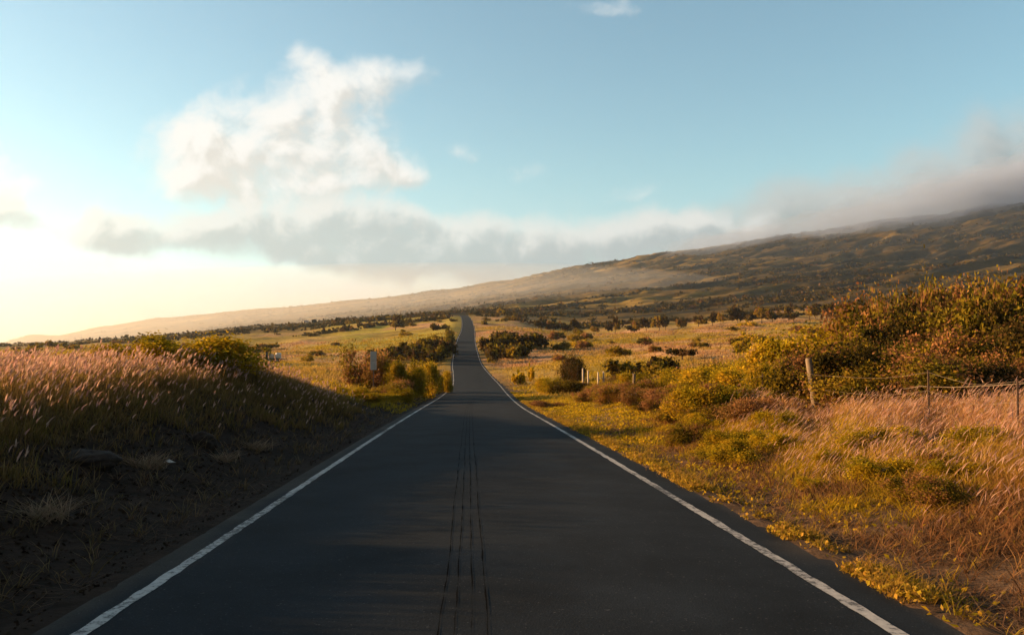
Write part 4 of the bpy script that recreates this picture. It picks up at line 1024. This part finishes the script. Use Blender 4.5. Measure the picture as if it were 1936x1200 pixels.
def ramp(val, a, b, lo, hi):
    r = N(nt, 'ShaderNodeMapRange', interpolation_type='SMOOTHSTEP'); L(val, r.inputs['Value'])
    for k, v in zip(('From Min', 'From Max', 'To Min', 'To Max'), (a, b, lo, hi)): r.inputs[k].default_value = v
    return r.outputs[0]
def mix(f, a, b):
    n = N(nt, 'ShaderNodeMix', data_type='RGBA'); L(f, n.inputs['Factor'])
    for k, v in (('A', a), ('B', b)):
        s = [i for i in n.inputs if i.name == k and i.type == 'RGBA'][0]
        if isinstance(v, tuple): s.default_value = (*v, 1)
        else: L(v, s)
    return [o for o in n.outputs if o.type == 'RGBA'][0]
CL = 1.0 / SKY_STRENGTH / 2 ** EXPO
def cs_(r, g_, b, k=1.0): return (r * CL * k, g_ * CL * k, b * CL * k)
def lit(k, gain):
    # thicker towards the sun = shaded
    d_ = M('SUBTRACT', g1.outputs[k], g2.outputs[k])
    return M('MULTIPLY_ADD', d_, gain, .5)
lw = M('MULTIPLY_ADD', ramp(g1.outputs[2], .5, 1.2, 0.0, 1.0), -.25, lit(2, 2.2))
lg = M('MULTIPLY_ADD', ramp(g1.outputs[3], .40, 1.05, 0.0, 1.0), -.45, lit(3, 2.0))
lit_w = ramp(lw, .0, .8, 0.0, 1.0); lit_g = ramp(lg, .1, .9, 0.0, 1.0)
wcol = mix(lit_w, cs_(.74, .74, .70), cs_(.98, .98, .95))
gcol = mix(lit_g, cs_(.47, .55, .57), cs_(.88, .90, .87))
st = N(nt, 'ShaderNodeVectorMath', operation='MULTIPLY'); L(sky.outputs[0], st.inputs[0]); L(mix(ramp(dv.outputs[0], .0, .22, 0.0, 1.0), (1.20, 1.20, 1.26), (1.16, 1.34, 1.18)), st.inputs[1])
lf = M('MULTIPLY_ADD', ramp(g1.outputs[6], .5, 1.2, 0.0, 1.0), -.25, lit(6, 1.6))
fcol = mix(ramp(lf, .0, .9, 0.0, 1.0), cs_(.32, .335, .335), cs_(.60, .61, .59))
c0 = mix(M('MULTIPLY', g1.outputs[5], .95), st.outputs[0], cs_(.96, 1.0, 1.03))
c1 = mix(M('MULTIPLY', g1.outputs[0], 1.0), c0, wcol)
cb = mix(M('MULTIPLY', g1.outputs[4], .88), c1, fcol)
c2 = mix(M('MULTIPLY', g1.outputs[1], .88), cb, gcol)
front = ramp(sx.outputs['Y'], .02, .15, 0.0, 1.0)
c3 = mix(front, st.outputs[0], c2)
# added unseen dark sky overhead and behind the viewer, to cut the fill light
over = M('MAXIMUM', ramp(sx.outputs['Z'], .52, .80, 0.0, 1.0), ramp(sx.outputs['Y'], .25, -.25, 0.0, 1.0))
c3 = mix(M('MULTIPLY', over, .85), c3, cs_(.10, .115, .135))
bg = N(nt, 'ShaderNodeBackground'); bg.inputs['Strength'].default_value = SKY_STRENGTH; L(c3, bg.inputs[0])
ow = N(nt, 'ShaderNodeOutputWorld'); L(bg.outputs[0], ow.inputs[0])
W.cycles.sampling_method = 'MANUAL'; W.cycles.sample_map_resolution = 1024

# ------------------------------------------------------------------ sun and camera
sl = bpy.data.lights.new('sun', 'SUN'); sl.energy = 5.0; sl.angle = math.radians(.6); sl.color = (1.0, .58, .26)
so = bpy.data.objects.new('sun', sl); COL.objects.link(so)
dirv = Vector((math.sin(SUN_AZ) * math.cos(SUN_EL), math.cos(SUN_AZ) * math.cos(SUN_EL), math.sin(SUN_EL)))
so.rotation_euler = dirv.to_track_quat('Z', 'Y').to_euler(); so.location = dirv * 100
cam = bpy.data.cameras.new('camera'); cam.sensor_width = 36; cam.lens = 36 * F / 1936; cam.clip_end = 20000; cam.clip_start = .05
cam.shift_y = (HY - 600) / 1936
co = bpy.data.objects.new('camera', cam); COL.objects.link(co); co.location = (0, 0, CZ); co.rotation_euler = (math.radians(90), 0, 0)
SC.camera = co
SC.view_settings.view_transform = 'Standard'; SC.view_settings.look = 'None'; SC.view_settings.exposure = EXPO; SC.view_settings.gamma = 1
cy = SC.cycles
cy.use_denoising = True; cy.max_bounces = 6; cy.diffuse_bounces = 3; cy.glossy_bounces = 2; cy.transmission_bounces = 4; cy.transparent_max_bounces = 8; cy.volume_bounces = 1
cy.use_adaptive_sampling = True; cy.adaptive_threshold = .02
